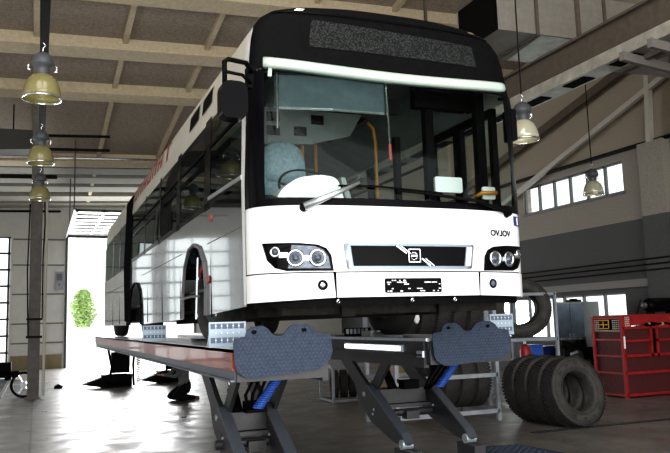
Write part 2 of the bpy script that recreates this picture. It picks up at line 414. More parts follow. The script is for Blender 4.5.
def lamp(i, loc, label, group, s=1.):
    o = lamp0 if i == 0 else copy_tree(lamp0)
    o.location = loc; o.scale = (s, s, s); tag(o, label, 'lamp', group)
    if i >= 3:
        for ch in o.children:
            if ch.name.startswith('reflector'): ch.data = pale_mesh
LG = 'pendant hall lamps'
lamp(0, (-2.8, 3.42, 4.27), 'largest and nearest olive bell lamp hanging from the left tray', LG, .9)
lamp(1, (-2.8, 7.3, 4.36), 'middle olive bell lamp of the row at the left', LG, .9)
lamp(2, (-2.8, 10.8, 4.35), 'smallest, farthest olive bell lamp just in front of the steel column', LG, .9)
lamp(3, (4.47, 4.40, 4.51), 'pale bell lamp half hidden behind the upper right corner of the bus', LG, 1.06)
lamp(4, (9.05, 8.03, 4.42), 'pale bell lamp hanging before the row of high right windows', LG)
def cable(name, pts, r, label, cat, m='pipe'):
    return tag(obj(name, tube(nb(), pts, r, 8), M[m]), label, cat)
cable('suspension_cable', [(4.47, 4.40, 5.28), (4.47, 4.40, roofz(4.47, 4.40))], .012, 'thin cable holding the lamp by the bus corner', 'cable')
cable('suspension_cable', [(9.05, 8.03, 5.14), (9.05, 8.03, roofz(9.05, 8.03))], .012, 'long thin cable holding the lamp before the right windows', 'cable')
# right wall pipes and braces
cable('wall_pipe', [(11.68, YF+.3, 5.95), (11.68, 21, 6.08)], .055, 'long black pipe along the right wall above the high windows', 'pipe')
for z, w in ((3.06, 'upper'), (2.92, 'middle'), (2.78, 'lower')):
    cable('wall_cable', [(11.5, YF+.3, z), (11.5, 21, z-.05)], .022, '%s of three dark cables along the grey right wall' % w, 'cable')
tag(obj('roof_brace', bar(nb(), (11.6, 16.4, 5.05), (11.6, 6.2, 8.1), .12, .14), M['pipewhite']), 'pale slanting brace tube on the right wall', 'brace')
tag(obj('roof_rafter', bar(nb(), (11.55, 17.5, 6.3), (11.55, 5.5, 9.0), .14, .24), M['beamdark']), 'dark brown slanting rafter on the right wall', 'rafter')
tag(obj('wall_strut', bar(nb(), (11.6, 8.72, 6.0), (11.6, 8.6, 7.9), .14, .14), M['pipewhite']), 'short upright strut above the right pilaster', 'strut')
# big air duct across the roof, right
du = thing('air_duct', 'large grey air duct with a dark open end crossing under the roof at the right', 'duct', (5.5, 5, 6.6))
bm = nb(); P = [(5.0, 6.64), (6.3, 6.64), (6.3, 7.5), (5.0, 7.5)]
for a, b in zip(P, P[1:]+P[:1]):
    v = [bm.verts.new(q) for q in ((4.53, *a), (11.5, a[0], a[1]+.1), (11.5, b[0], b[1]+.1), (4.53, *b))]; bm.faces.new(v)
obj('body', bm, M['duct'], du)
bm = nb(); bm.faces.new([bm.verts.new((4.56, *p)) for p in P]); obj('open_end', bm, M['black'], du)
bm = nb()
for x in (5.35, 6.9, 8.5, 10): box(bm, x-.03, x+.03, 4.97, 6.33, 6.6+.014*(x-4.5), 6.63+.014*(x-4.5)); box(bm, x-.03, x+.03, 4.96, 4.99, 6.62, 7.55)
obj('seam', bm, M['girder'], du)
bm = nb(); v = [bm.verts.new(q) for q in ((5.45, 5.02, 6.645), (6.75, 5.02, 6.66), (6.9, 6.28, 6.66), (5.6, 6.28, 6.645))]; bm.faces.new(v)
obj('foil_patch', bm, M['ductshiny'], du)
cd = thing('crane_girder', 'heavy taupe girder running along the hall under the roof at the right', 'girder', (5.5, 0, 6))
bm = nb(); box(bm, 5.28, 5.32, -8.5, 16, 5.62, 6.1); box(bm, 5.2, 5.62, -8.5, 16, 6.1, 6.14); box(bm, 5.2, 5.62, -8.5, 16, 5.58, 5.62)
obj('beam', bm, M['girder'], cd)
obj('rail', bx(5.32, 5.42, -8.5, 16, 5.50, 5.58), M['girder'], cd)
bm = nb()
for y in (-6, -1, 4, 9, 14): bar(bm, (5.4, y, 6.1), (5.4, y, roofz(5.4, y)), .06, .06)
obj('hanger', bm, M['girder'], cd)
et = thing('exhaust_rail', 'shiny ventilation rail with dark vents beside the girder', 'ventilation rail', (5.1, 3, 5.2))
bm = nb(); box(bm, 4.86, 5.24, 1.6, 12, 5.32, 5.5)
obj('channel', bm, M['ductshiny'], et)
bm = nb()
for j in range(9): box(bm, 4.94, 5.16, 2.4+j*1.05, 2.9+j*1.05, 5.305, 5.32)
obj('vent', bm, M['black'], et)
cr = thing('crane_bridge', 'grey crane bridge of parallel bars reaching to the right edge', 'crane', (5.5, 2.2, 5.3))
bm = nb()
for j, y in enumerate((2.0, 1.3)): bar(bm, (4.5, 2.2-.5*j, 5.15), (11.4, 3.4-.5*j, 5.15), .07, .12)
obj('bridge_bar', bm, M['bridge'], cr)
bm = nb()
for x in (5.6, 8.5, 11.2): bar(bm, (x, 2.2+.174*(x-4.5), 5.15), (x, 2.2+.174*(x-4.5), roofz(x, 2.3)), .04, .04)
obj('hanger', bm, M['girder'], cr)
bm = nb()
for j in range(5): bar(bm, (5.0+j*.7, 2.3+.1*j, 5.2), (5.0+j*.7, -3.6, 5.2), .10, .06)
obj('cross_bar', bm, M['girder'], cr)
# thin pipes under the left roof
t = thing('roof_bay_shade', 'dark box standing in for the shadow of a roof bay at the left edge', 'duct', (-4, 19, 7.6))
obj('body', prism(nb(), [(-7.5, 6.9), (-3.1, 7.2), (-2.95, 7.8), (-7.5, 7.75)], xz, 18.6, 19.4), M['bayshade'], t)  # dark box added where the ceiling bay lies in shadow
obj('hanger', nb_join([lambda b: [bar(b, (x, 19, 7.6), (x, 19, roofz(x, 19)), .04, .04) for x in (-6.5, -3.6)]]), M['pipe'], t)
cable('roof_pipe', [(-6, 17.0, 5.95), (-2.35, 17.0, 6.05)], .06, 'black pipe end crossing behind the smallest left lamp', 'pipe')
cable('roof_pipe', [(-2.7, 20, 8.0), (-.65, 20, 8.1)], .05, 'upper dark pipe under the roof right of the left lamps', 'pipe')
cable('roof_pipe', [(-2.7, 20, 7.55), (-.65, 20, 7.62)], .05, 'lower dark pipe under the roof right of the left lamps', 'pipe')
cable('roof_pipe', [(-6, 22.5, 7.74), (4.5, 22.5, 8.04)], .045, 'bright thin pipe crossing below the far roof', 'pipe', 'chrome')
cable('gate_pipe', [(-8.5, YB-.05, 6.9), (-1.9, YB-.05, 7.05)], .05, 'dark pipe along the top of the back wall', 'pipe')

# ------------------------------------------------------------------ the bus
BUSW = [(1.6,1.26),(2.8,1.275),(3.6,1.255),(4.0,1.215),(4.13,1.185),(4.21,1.13),(4.27,1.04),(4.305,.9),(4.32,.7)]
def bulge(z): return .45 + (.2-.45)*min(1, max(0, (z-2.5)/1.2))
def rake(z): return max(0, z-2.5)*.13
def W(z):
    if z <= BUSW[0][0]: return BUSW[0][1]
    for (a, p), (b, q) in zip(BUSW, BUSW[1:]):
        if z <= b: return p + (q-p)*(z-a)/(b-a)
    return BUSW[-1][1]
def fpt(u, z, off=0):
    """point on the bulged bus front; u is sideways -1.275..1.275"""
    t = min(abs(u)/1.275, .9999); D = bulge(z)
    c = (1-t**2.8)**(1.8/2.8)
    nx = math.copysign(t**1.8*D/1.275, u); ny = -max(c, 1e-3); l = math.hypot(nx, ny)
    return Vector((u*W(z)/1.275 + nx/l*off, D*(1-(1-t**2.8)**(1/2.8)) + rake(z) + ny/l*off, z))
UC = sorted({math.copysign(1.275*abs(math.sin(a*PI/2))**(2/2.8), a) for a in [i/20 for i in range(-19, 20)]} | {i*.1 for i in range(-9, 10)})
ZC = [1.6+i*.15 for i in range(9)] + [2.8, 3.2, 3.6, 3.8, 4.0, 4.06, 4.13, 4.17, 4.21, 4.24, 4.27, 4.29, 4.305]
def cut(bm, axis, vals):
    for v in vals:
        no = [0, 0, 0]; no[axis] = 1; co = [0, 0, 0]; co[axis] = v
        bmesh.ops.bisect_plane(bm, geom=bm.verts[:]+bm.edges[:]+bm.faces[:], dist=1e-5, plane_co=co, plane_no=no)
def flat(poly, a, b):
    bm = nb(); vs = []
    for p in poly:
        q = [0, 0, 0]; q[a], q[b] = p; vs.append(bm.verts.new(q))
    f = bm.faces.new(vs); bm.normal_update(); bmesh.ops.triangulate(bm, faces=[f], ngon_method='EAR_CLIP'); return bm
def fpatch(poly, off=0., thick=0.):
    bm = flat(poly, 0, 2); u = [p[0] for p in poly]; z = [p[1] for p in poly]
    cut(bm, 0, [v for v in UC if min(u) < v < max(u)]); cut(bm, 2, [v for v in ZC if min(z) < v < max(z)])
    flat2 = {v: (v.co.x, v.co.z) for v in bm.verts}
    if thick:
        r = bmesh.ops.extrude_face_region(bm, geom=bm.faces[:]); 
        top = {e for e in r['geom'] if isinstance(e, bmesh.types.BMVert)}
        for v in bm.verts: v.co = fpt(v.co.x, v.co.z, off if v in top else off-thick)
    else:
        for v in bm.verts: v.co = fpt(v.co.x, v.co.z, off)
    bmesh.ops.recalc_face_normals(bm, faces=bm.faces)
    return bm
def spatch(poly, side=-1, off=0., thick=0.):
    """patch on the bus side; poly in (y,z)"""
    bm = flat(poly, 1, 2); z = [p[1] for p in poly]; cut(bm, 2, [v for v in ZC if min(z) < v < max(z)])
    if thick:
        r = bmesh.ops.extrude_face_region(bm, geom=bm.faces[:]); top = {e for e in r['geom'] if isinstance(e, bmesh.types.BMVert)}
        for v in bm.verts: v.co.x = side*(W(v.co.z) + (off if v in top else off-thick))
    else:
        for v in bm.verts: v.co.x = side*(W(v.co.z)+off)
    bmesh.ops.recalc_face_normals(bm, faces=bm.faces)
    return bm
def rect(a0, a1, b0, b1): return [(a0, b0), (a1, b0), (a1, b1), (a0, b1)]
E_ = 1.2749
bus = thing('articulated_bus', 'white articulated city bus raised on the two-runway lift', 'bus', (0, 0, 1.5))
def bp(name, bm, m, smooth=False, label=None, parent=None): return obj(name, bm, M[m], parent or bus, smooth, label)
# front skin
bp('front_panel', fpatch(rect(-E_, E_, 2.065, 2.6)), 'white', True)
bp('bumper', fpatch(rect(-.665, .625, 1.865, 2.055), .004), 'white', True)
bp('bumper_corner', fpatch([(-E_, 1.84), (-.675, 1.865), (-.69, 2.055), (-E_, 2.055)], .004), 'white', True)
bp('bumper_corner', fpatch([(.635, 1.865), (E_, 1.85), (E_, 2.055), (.645, 2.055)], .004), 'white', True)
bp('front_backing', fpatch(rect(-E_, E_, 1.87, 2.62), -.02), 'black', True)
bp('bumper_lip', fpatch(rect(-E_, E_, 1.80, 1.86), -.05), 'black', True)
bp('windscreen', fpatch(rect(-1.24, 1.2, 2.62, 3.72)), 'wind', True)
bm = fpatch(rect(-E_, E_, 2.585, 2.645), .004)
for a, b in ((-E_, -1.17), (1.13, E_)):
    b2 = fpatch(rect(a, b, 2.64, 3.7), .003); me = bpy.data.meshes.new('t'); b2.to_mesh(me); bm.from_mesh(me); b2.free(); bpy.data.meshes.remove(me)
bp('windscreen_surround', bm, 'black_gloss', True)
bp('destination_header', fpatch(rect(-E_, E_, 3.68, 4.318)), 'black', True)
bp('header_lip', fpatch([(-1.22, 4.235), (1.22, 4.235), (1.22, 4.25), (-1.22, 4.25)], .012, .02), 'black_gloss', True)
# dotted display
def dots():
    m = bpy.data.materials.new('led_dot_display'); m.use_nodes = True; nt = m.node_tree; b = nt.nodes['Principled BSDF']; L = nt.links.new
    tc = nt.nodes.new('ShaderNodeTexCoord'); w = nt.nodes.new('ShaderNodeTexWave'); w.inputs['Scale'].default_value = 8; w.bands_direction = 'Z'; w.inputs['Distortion'].default_value = .5
    n = nt.nodes.new('ShaderNodeTexVoronoi'); n.inputs['Scale'].default_value = 60; L(tc.outputs['Object'], n.inputs['Vector']); L(tc.outputs['Object'], w.inputs['Vector'])
    r = nt.nodes.new('ShaderNodeValToRGB'); r.color_ramp.elements[0].color = (.055, .06, .06, 1); r.color_ramp.elements[1].color = (.010, .011, .011, 1); r.color_ramp.elements[1].position = .6
    L(n.outputs['Distance'], r.inputs['Fac']); L(r.outputs['Color'], b.inputs['Base Color']); b.inputs['Roughness'].default_value = .6; b.inputs['Specular IOR Level'].default_value = .1; return m
M['display'] = dots()
bp('destination_display', fpatch([(-.80, 3.93), (.87, 3.92), (.87, 4.12), (-.80, 4.18)], .006), 'display', True)
def barz(u): return 3.705 + .045*(abs(u)/1.1)**2
bm = nb(); rings = []
for i in range(41):
    u = -1.18 + 2.3*i/40; ring = []
    for o, h in ((.0, -.045), (.055, -.04), (.07, -.02), (.07, .02), (.05, .045), (.0, .05)): ring.append(bm.verts.new(fpt(u, barz(u)+h, o)))
    rings.append(ring)
for a, b in zip(rings, rings[1:]):
    for q in range(6): bm.faces.new((a[q], a[(q+1) % 6], b[(q+1) % 6], b[q]))
bm.faces.new(rings[0]); bm.faces.new(rings[-1][::-1]); bmesh.ops.recalc_face_normals(bm, faces=bm.faces)
bp('windscreen_top_bar', bm, 'lightbar', True, 'pale green-white bar above the windscreen')
bp('bar_bracket', bar(nb(), fpt(-1.13, 3.73, .02), fpt(-1.13, 3.64, .02), .02, .03), 'lightbar')
for u in (-1.0, 1.0): bp('marker_lamp', fpatch(rect(u-.04, u+.04, 4.252, 4.27), .02, .02), 'chrome')
# headlights
HL = [(-1.20, 2.295), (-.95, 2.29), (-.80, 2.275), (-.735, 2.245), (-.70, 2.19), (-.685, 2.07), (-1.04, 2.075), (-1.12, 2.10), (-1.17, 2.16)]
def headlight(s):
    P = [(s*a, b) for a, b in HL]
    h = bp('headlight', fpatch(P, .006, .012), 'black_gloss', True)
    if s < 0: obj('reflector', fpatch([(-1.0, 2.275), (-.83, 2.262), (-.76, 2.235), (-.725, 2.18), (-.71, 2.09), (-1.03, 2.095)], .010), M['lampglass'], h, True)
    for u, z, r in ((-.975, 2.172, .062), (-.81, 2.172, .062), (-1.115, 2.222, .036)):
        u *= s; p = fpt(u, z, .010); n = fpt(u, z, .1)-fpt(u, z, 0)
        l = obj('lamp_ring', lathe(nb(), [(r, 0), (r+.008, .006), (r, .016), (r-.012, .012), (r-.014, 0)], 24, axis_m(p, n)), M['chrome'], h, True)
        obj('lamp_lens', lathe(nb(), [(r-.013, .002), (r*.45, .006), (r*.42, .018), (0, .022)], 20, axis_m(p, n)), M['lampglass'], l, True)
    for a, b, zz in ((-.92, -.865, 2.172), (-1.09, -1.03, 2.20)):
        obj('link_bar', fpatch(rect(min(s*a, s*b), max(s*a, s*b), zz-.022, zz+.018), .012, .006), M['chrome'], h)
headlight(-1); headlight(1)
for u in (-.775, .775):
    p = fpt(u, 1.962, .006); n = fpt(u, 1.962, .1)-fpt(u, 1.962, 0)
    f = bp('fog_lamp', lathe(nb(), [(0, .004), (.024, .006), (.026, .0)], 20, axis_m(p, n)), 'chrome' if u < 0 else 'slot', True)
    obj('bezel', lathe(nb(), [(.026, 0), (.028, .01), (.038, .008), (.04, 0)], 20, axis_m(p, n)), M['black'], f, True)
# grille and emblem
gr = bp('grille', fpatch(rounded([(-.6, 2.285), (.585, 2.285), (.555, 2.083), (-.575, 2.083)], .02), .012, .012), 'grilleframe', True)
obj('opening', fpatch([(-.545, 2.265), (.50, 2.265), (.475, 2.105), (-.525, 2.105)], .016), M['black_gloss'], gr, True)
obj('end_cap', fpatch([(.51, 2.262), (.56, 2.262), (.535, 2.108), (.487, 2.108)], .016), M['paper'], gr, True)
em = obj('emblem', fpatch(rect(-.052, .05, 2.137, 2.238), .022, .006), M['black'], gr)
bm = nb()
for a, b in (((-.16, 2.268), (-.07, 2.205)), ((.065, 2.165), (.145, 2.105))):
    bar(bm, fpt(*a, .022), fpt(*b, .022), .012, .012); bar(bm, fpt(a[0]+.035, a[1], .022), fpt(b[0]+.035, b[1], .022), .008, .008)
for a, b in (((-.052, 2.137), (-.052, 2.238)), ((.05, 2.137), (.05, 2.238)), ((-.052, 2.137), (.05, 2.137)), ((-.052, 2.238), (.05, 2.238))): bar(bm, fpt(*a, .026), fpt(*b, .026), .008, .008)
lathe(bm, [(.024, 0), (.029, .006), (.034, 0)], 20, axis_m(fpt(0, 2.185, .024), (0, -1, 0)))
bar(bm, fpt(-.024, 2.186, .028), fpt(.024, 2.186, .028), .008, .014)
obj('badge_ring', bm, M['chrome'], em)
# plate with its illegible marks
pl = bp('number_plate', fpatch(rounded(rect(-.265, .245, 1.893, 2.008), .015), .014, .01), 'black')
bm = nb(); rr = random.Random(3)
for j in range(46):
    u = -.25+.48*rr.random(); z = rr.choice([1.906, 1.925, 1.96, 1.975, 1.99])
    if -.06 < u < .05 and z > 1.93: continue
    w = .004+.008*rr.random(); b2 = fpatch(rect(u-w, u+w, z-.004, z+.004), .016)
    me = bpy.data.meshes.new('t'); b2.to_mesh(me); bm.from_mesh(me); b2.free(); bpy.data.meshes.remove(me)
obj('plate_marks', bm, M['silver'], pl)
# mirrored maker name
def text_mesh(s, size, mirror=True):
    cu = bpy.data.curves.new('t', 'FONT'); cu.body = s; cu.size = size; cu.align_x = 'CENTER'; cu.align_y = 'CENTER'; cu.offset = size*.035
    o = bpy.data.objects.new('t', cu); C.objects.link(o); dg = bpy.context.evaluated_depsgraph_get(); dg.update()
    me = bpy.data.meshes.new_from_object(o.evaluated_get(dg)); bm = nb(); bm.from_mesh(me)
    bpy.data.objects.remove(o); bpy.data.curves.remove(cu); bpy.data.meshes.remove(me)
    if mirror:
        for v in bm.verts: v.co.x *= -1
        bmesh.ops.reverse_faces(bm, faces=bm.faces)
    return bm
bm = text_mesh('VOLVO', .070)
for v in bm.verts: v.co = fpt(.90+v.co.x*1.05, 2.392+v.co.y, .006)
bp('maker_lettering', bm, 'black', label='black mirrored lettering on the white front')
bl = bp('blue_badge', fpatch(rect(1.09, 1.235, 2.475, 2.56), .005), 'blue', label='small blue badge with a white bar')
obj('badge_mark', fpatch(rect(1.135, 1.16, 2.485, 2.55), .007), M['paper'], bl)
# wipers
def wiper(P, blade, nm):
    w = bp('wiper', nb_join([lambda b: tube(b, P, [.034, .022, .012] if nm else [.022, .014, .014], 8)]), 'silver' if nm else 'black', True)
    obj('wiper_blade', tube(nb(), blade, .009, 6), M['black'], w, True)
    obj('pivot', lathe(nb(), [(0, .05), (.03, .05), (.035, 0)], 14, axis_m(fpt(*nm_p[nm], .0), (0, -1, .1))), M['black'], w)
nm_p = {1: (-.9, 2.565), 0: (.99, 2.57)}
wiper([fpt(-.9, 2.565, .05), fpt(-.68, 2.66, .06), fpt(-.45, 2.765, .05)], [fpt(-.62, 2.74, .03), fpt(-.3, 2.745, .03), fpt(.3, 2.71, .03)], 1)
wiper([fpt(.99, 2.57, .05), fpt(.62, 2.655, .06), fpt(.12, 2.70, .05)], [fpt(-.1, 2.715, .03), fpt(.3, 2.69, .03), fpt(.72, 2.655, .03)], 0)
# left side (camera side): lower skin with the wheel arches cut out
arch1 = [(1.93, 1.78), (1.90, 2.05), (1.98, 2.30), (2.2, 2.47), (2.48, 2.53), (2.78, 2.50), (3.02, 2.33), (3.14, 2.05), (3.15, 1.76)]
arch2 = [(6.77, 1.73), (6.78, 2.05), (6.9, 2.28), (7.2, 2.40), (7.6, 2.43), (8.0, 2.36), (8.25, 2.1), (8.27, 1.73)]
low = [(.45, 1.82)] + arch1 + [(4.0, 1.75), (5.5, 1.74)] + arch2 + [(8.32, 1.73), (8.32, 2.82), (1.72, 2.82), (.45, 2.63)]
bp('side_panel', spatch(low, -1), 'side', True, 'glossy white side below the windows, shade put into its grey')
bp('side_panel', spatch([(9.0, 1.73), (13.7, 1.75), (13.7, 2.8), (9.0, 2.8)], -1), 'side', True, 'glossy white side of the rear section, shade put into its grey')
bm = nb()
for a, b in zip(arch1, arch1[1:]): bar(bm, (-W(2)-.012, *a), (-W(2)-.012, *b), .03, .03)
bp('arch_trim', bm, 'framew')
bm = nb()
for a, b in zip(arch2, arch2[1:]): bar(bm, (-W(2)-.012, *a), (-W(2)-.012, *b), .03, .03)
bp('arch_trim', bm, 'black')
bp('skirt_seam', nb_join([lambda b: [box(b, -W(2)-.004, -W(2)+.01, y-.006, y+.006, 1.76, 2.8) for y in (1.72, 3.35, 4.7, 6.1, 10.2, 11.6)]]), 'black')
bp('door_flap_seam', nb_join([lambda b: [box(b, -W(2.4)-.004, -W(2.4)+.01, a, c, z-.004, z+.004) for a, c, z in ((.5, 1.85, 2.47), (3.2, 6.7, 2.5), (9.0, 13.6, 2.5))]]), 'framew')
bp('side_marker', lathe(nb(), [(0, .02), (.035, .015), (.04, 0)], 14, axis_m((-1.275, 1.66, 2.70), (-1, 0, 0))), 'redtxt')
bp('side_marker', lathe(nb(), [(0, .02), (.035, .015), (.04, 0)], 14, axis_m((-1.272, 1.80, 2.12), (-1, 0, 0))), 'redtxt')
bp('corner_post', spatch([(.43, 1.83), (.50, 1.83), (.50, 4.1), (.36, 4.1), (.36, 3.7)], -1, .006), 'white', True)
# windows on both sides
def side_windows(s):
    bp('window_band', spatch([(.5, 2.62), (1.74, 2.815), (8.3, 2.815), (8.3, 2.87), (.5, 2.87)] if s < 0 else rect(1.85, 8.3, 2.78, 2.86), s, .004), 'black_gloss', True)
    ys = [.5, 1.72, 1.95, 3.35, 3.55, 4.85, 4.95, 6.35, 6.45, 8.25]
    for a, b in list(zip(ys[::2], ys[1::2]))[0 if s < 0 else 1:]:
        w = bp('side_window', spatch(rect(a, b, 2.86, 3.69), s, 0.), 'sideglass' if s < 0 else 'rightglass', True)
        obj('window_frame', nb_join([lambda q: [box(q, s*W(3.4)-.012, s*W(3.4)+.012, a, b, 3.40, 3.425)]]), M['black'], w)
    for a, b in ((1.70, 1.97), (3.33, 3.57), (4.83, 4.97), (6.33, 6.47), (8.2, 8.34)): bp('window_pillar', spatch(rect(a, b, 2.8, 3.72), s, .004), 'black_gloss', True)
    ys = [9.02, 10.1, 10.2, 11.5, 11.6, 13.55]
    for a, b in zip(ys[::2], ys[1::2]): bp('side_window', spatch(rect(a, b, 2.82, 3.69), s, 0.), 'sideglass', True)
    for a in (10.15, 11.55, 13.6): bp('window_pillar', spatch(rect(a-.07, a+.07, 2.8, 3.72), s, .004), 'black_gloss', True)
side_windows(-1); side_windows(1)
bp('driver_window_rail', bar(nb(), (-1.275, .5, 2.87), (-1.277, 1.75, 2.90), .02, .035), 'silver')
bp('driver_lower_pane', spatch([(.52, 2.66), (1.72, 2.82), (.52, 2.86)], -1, .006), 'sideglass')
# right side low skin, with glazed front door
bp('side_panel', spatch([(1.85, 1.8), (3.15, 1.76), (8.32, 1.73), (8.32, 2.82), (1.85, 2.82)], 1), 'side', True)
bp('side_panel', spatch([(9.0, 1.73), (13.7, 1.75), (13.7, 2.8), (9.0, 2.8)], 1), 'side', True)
dr = bp('front_door', nb_join([lambda b: [box(b, 1.2, 1.26, y, y+.06, 1.85, 3.66) for y in (.55, 1.12, 1.2, 1.78)] + [box(b, 1.2, 1.26, .55, 1.84, z, z+.07) for z in (1.85, 3.6)]]), 'black')
for a, b in ((.61, 1.12), (1.26, 1.78)): obj('door_pane', bx(1.225, 1.235, a, b, 1.92, 3.6), M['clear'], dr)
# roof coving and roof
def roof_seg(y0, y1, raked):
    bm = nb(); prof = [(-W(z), z) for z in (3.68, 3.8, 3.9, 4.0, 4.06, 4.13, 4.17, 4.21, 4.24, 4.27, 4.29, 4.305, 4.32)]; prof += [(-x, z) for x, z in prof[::-1]]
    rows = [[bm.verts.new((x, y0+((bulge(z)+rake(z)) if raked else 0), z)) for x, z in prof], [bm.verts.new((x, y1, z)) for x, z in prof]]
    for i in range(len(prof)-1): bm.faces.new((rows[0][i], rows[0][i+1], rows[1][i+1], rows[1][i]))
    bmesh.ops.recalc_face_normals(bm, faces=bm.faces); return bm
bp('roof', roof_seg(0, 8.32, True), 'white_dull', True, 'cream coving and roof'); bp('roof', roof_seg(9.0, 13.7, False), 'white_dull', True, 'cream coving and roof of the rear section')
# header top cap joins front bulge to roof
bm = nb(); A = [bm.verts.new(fpt(u, 4.318, 0)) for u in UC]; B = [bm.verts.new((v.co.x, .62, 4.3185)) for v in A]
for i in range(len(A)-1): bm.faces.new((A[i], A[i+1], B[i+1], B[i]))
bp('header_cap', bm, 'black', True)
for a, b in ((1.78, 2.22), (2.42, 2.92)): bp('roof_vent', spatch([(a, 3.88), (b, 3.86), (b, 4.03), (a, 4.05)], -1, .008), 'black')
# faded red lettering strokes along the coving
bm = nb()
def stroke(y0, y1, z0, z1):
    b2 = spatch(rect(y0, y1, z0, z1), -1, .006); me = bpy.data.meshes.new('t'); b2.to_mesh(me); bm.from_mesh(me); b2.free(); bpy.data.meshes.remove(me)
stroke(4.35, 4.75, 4.08, 4.14); stroke(4.5, 4.6, 3.88, 4.08)
y = 5.0
for j in range(7):
    stroke(y, y+.12, 3.9, 4.12); stroke(y+.3, y+.40, 3.9, 4.12); stroke(y+.12, y+.3, (3.98, 4.08, 3.9)[j % 3], (4.03, 4.12, 3.95)[j % 3]); y += .55
bp('side_lettering', bm, 'redtxt', label='faded red lettering above the side windows')
# bellows
bm = nb(); ring = []
for i in range(15):
    y = 8.28+.05*i; o = .05 if i % 2 else 0.0
    ring.append([bm.verts.new(p) for p in [(-1.25-o, y, 1.80), (-1.27-o, y, 2.8), (-1.22-o, y, 4.0), (-1.0, y, 4.28+o), (1.0, y, 4.28+o), (1.22+o, y, 4.0), (1.27+o, y, 2.8), (1.25+o, y, 1.80)]])
for a, b in zip(ring, ring[1:]):
    for q in range(7): bm.faces.new((a[q], a[q+1], b[q+1], b[q]))
bp('bellows', bm, 'black', label='dark folding bellows between the two sections')
bp('rear_panel', prism(nb(), [(-1.27, 1.8), (1.27, 1.8), (1.25, 3.6), (1.0, 4.28), (-1.0, 4.28), (-1.25, 3.6)], xz, 13.66, 13.7), 'white')
# underbody, cross members
bm = nb(); box(bm, -1.1, 1.1, .3, 1.7, 1.9, 2.02); box(bm, -.75, .75, 1.7, 3.4, 1.85, 2.02); box(bm, -1.15, 1.15, 3.3, 6.6, 1.86, 2.02); box(bm, -1.15, 1.15, 8.4, 13.6, 1.80, 2.02); box(bm, -.75, .75, 6.6, 8.4, 1.86, 2.02)
for y in (.35, .9, 1.5): box(bm, -1.0, 1.0, y, y+.14, 1.74, 1.9)
for x in (-.45, .45): box(bm, x-.06, x+.06, .3, 8, 1.72, 1.9)
bp('underbody', bm, 'under')
bm = nb()
for x, z in ((-.9, 1.86), (-.78, 1.86)): lathe(bm, [(0, .02), (.05, .02), (.05, 0)], 14, axis_m((x, .26, z-.01), (0, -1, 0)))
bp('tow_cover', bm, 'under')
bm = nb()
for u in (-.655, .38, -.02):
    tube(bm, [fpt(u, 1.87, -.02), fpt(u, 1.845, .0)], .006, 6); lathe(bm, [(.010, -.004), (.016, 0), (.010, .004)], 10, axis_m(fpt(u, 1.833, 0), (0, -1, 0)))
bp('tow_ring', bm, 'chrome')
bm = nb(); box(bm, -1.1, -.62, 1.9, 3.2, 2.5, 2.55); box(bm, -.7, -.62, 1.9, 3.2, 1.8, 2.5); box(bm, -1.1, -.62, 6.75, 8.3, 2.4, 2.45); box(bm, -.7, -.62, 6.75, 8.3, 1.8, 2.4)
bp('wheel_housing', bm, 'black')
# bus wheels
def tyre_prof(R, w, rim):
    h = w/2; return [(rim, -h*.72), (rim+.02, -h*.9), (rim+(R-rim)*.45, -h), (R-.05, -h*.93), (R-.018, -h*.84), (R, -h*.7), (R+.004, 0), (R, h*.7), (R-.018, h*.84), (R-.05, h*.93), (rim+(R-rim)*.45, h), (rim+.02, h*.9), (rim, h*.72), (rim-.012, 0)]
def bus_wheel(x, y, tw=0):
    mx = Matrix.Translation((x, y, 1.5+.485)) @ Matrix.Rotation(tw, 4, 'Z') @ Matrix.Rotation(-PI/2, 4, 'Y')
    w = obj('wheel', lathe(nb(), tyre_prof(.48, .29, .29), 40, mx, True), M['rubber'], bus, True)
    obj('rim', lathe(nb(), [(.285, .09), (.27, .10), (.25, .03), (.17, .0), (.13, .03), (.12, .09), (.09, .12), (0, .12)], 32, mx), M['housing'], w, True)
    bm = nb()
    for j in range(10):
        a = j*PI/5; lathe(bm, [(0, .04), (.018, .04), (.018, 0)], 8, mx @ Matrix.Translation((.20*math.cos(a), .20*math.sin(a), .01)))
    obj('wheel_nut', bm, M['chrome'], w)
for x in (-1.0, 1.0):
    bus_wheel(x, 2.48, .12 if x < 0 else 0); bus_wheel(x, 7.5); bus_wheel(x, 12.4)
bp('height_sensor_arm', nb_join([lambda b: (tube(b, [(-1.28, 3.2, 1.98), (-1.28, 2.62, 1.99), (-1.22, 2.5, 1.99)], .015, 6), tube(b, [(-1.22, 2.55, 2.4), (-1.24, 2.55, 1.75)], .014, 6))]), 'chrome')
bp('brake_hose', tube(nb(), [(-1.15, 2.35, 2.4), (-1.2, 2.5, 2.25), (-1.15, 2.7, 2.2)], .02, 6), 'red')
# mirrors
mr = bp('left_mirror', nb_join([lambda b: prism(b, rounded(rect(-1.55, -1.345, 3.225, 3.515), .075), xz, 0.02, .16)]), 'black_gloss', False)
obj('mirror_arm', tube(nb(), [(-1.2, .36, 3.69), (-1.33, .12, 3.70), (-1.48, .08, 3.70), (-1.51, .08, 3.68), (-1.51, .08, 3.5)], .02, 8), M['black'], mr, True)
obj('mirror_arm', tube(nb(), [(-1.2, .36, 3.60), (-1.36, .12, 3.60), (-1.51, .08, 3.60)], .014, 8), M['black'], mr, True)
obj('arm_bracket', bx(-1.27, -1.2, .28, .38, 3.56, 3.74), M['black'], mr)
rm = bp('right_mirror', nb_join([lambda b: prism(b, rounded(rect(1.24, 1.31, 3.30, 3.60), .02), xz, .30, .42)]), 'black_gloss')
obj('mirror_arm', tube(nb(), [(1.16, .36, 3.70), (1.25, .33, 3.70), (1.27, .34, 3.58)], .016, 8), M['black'], rm, True)
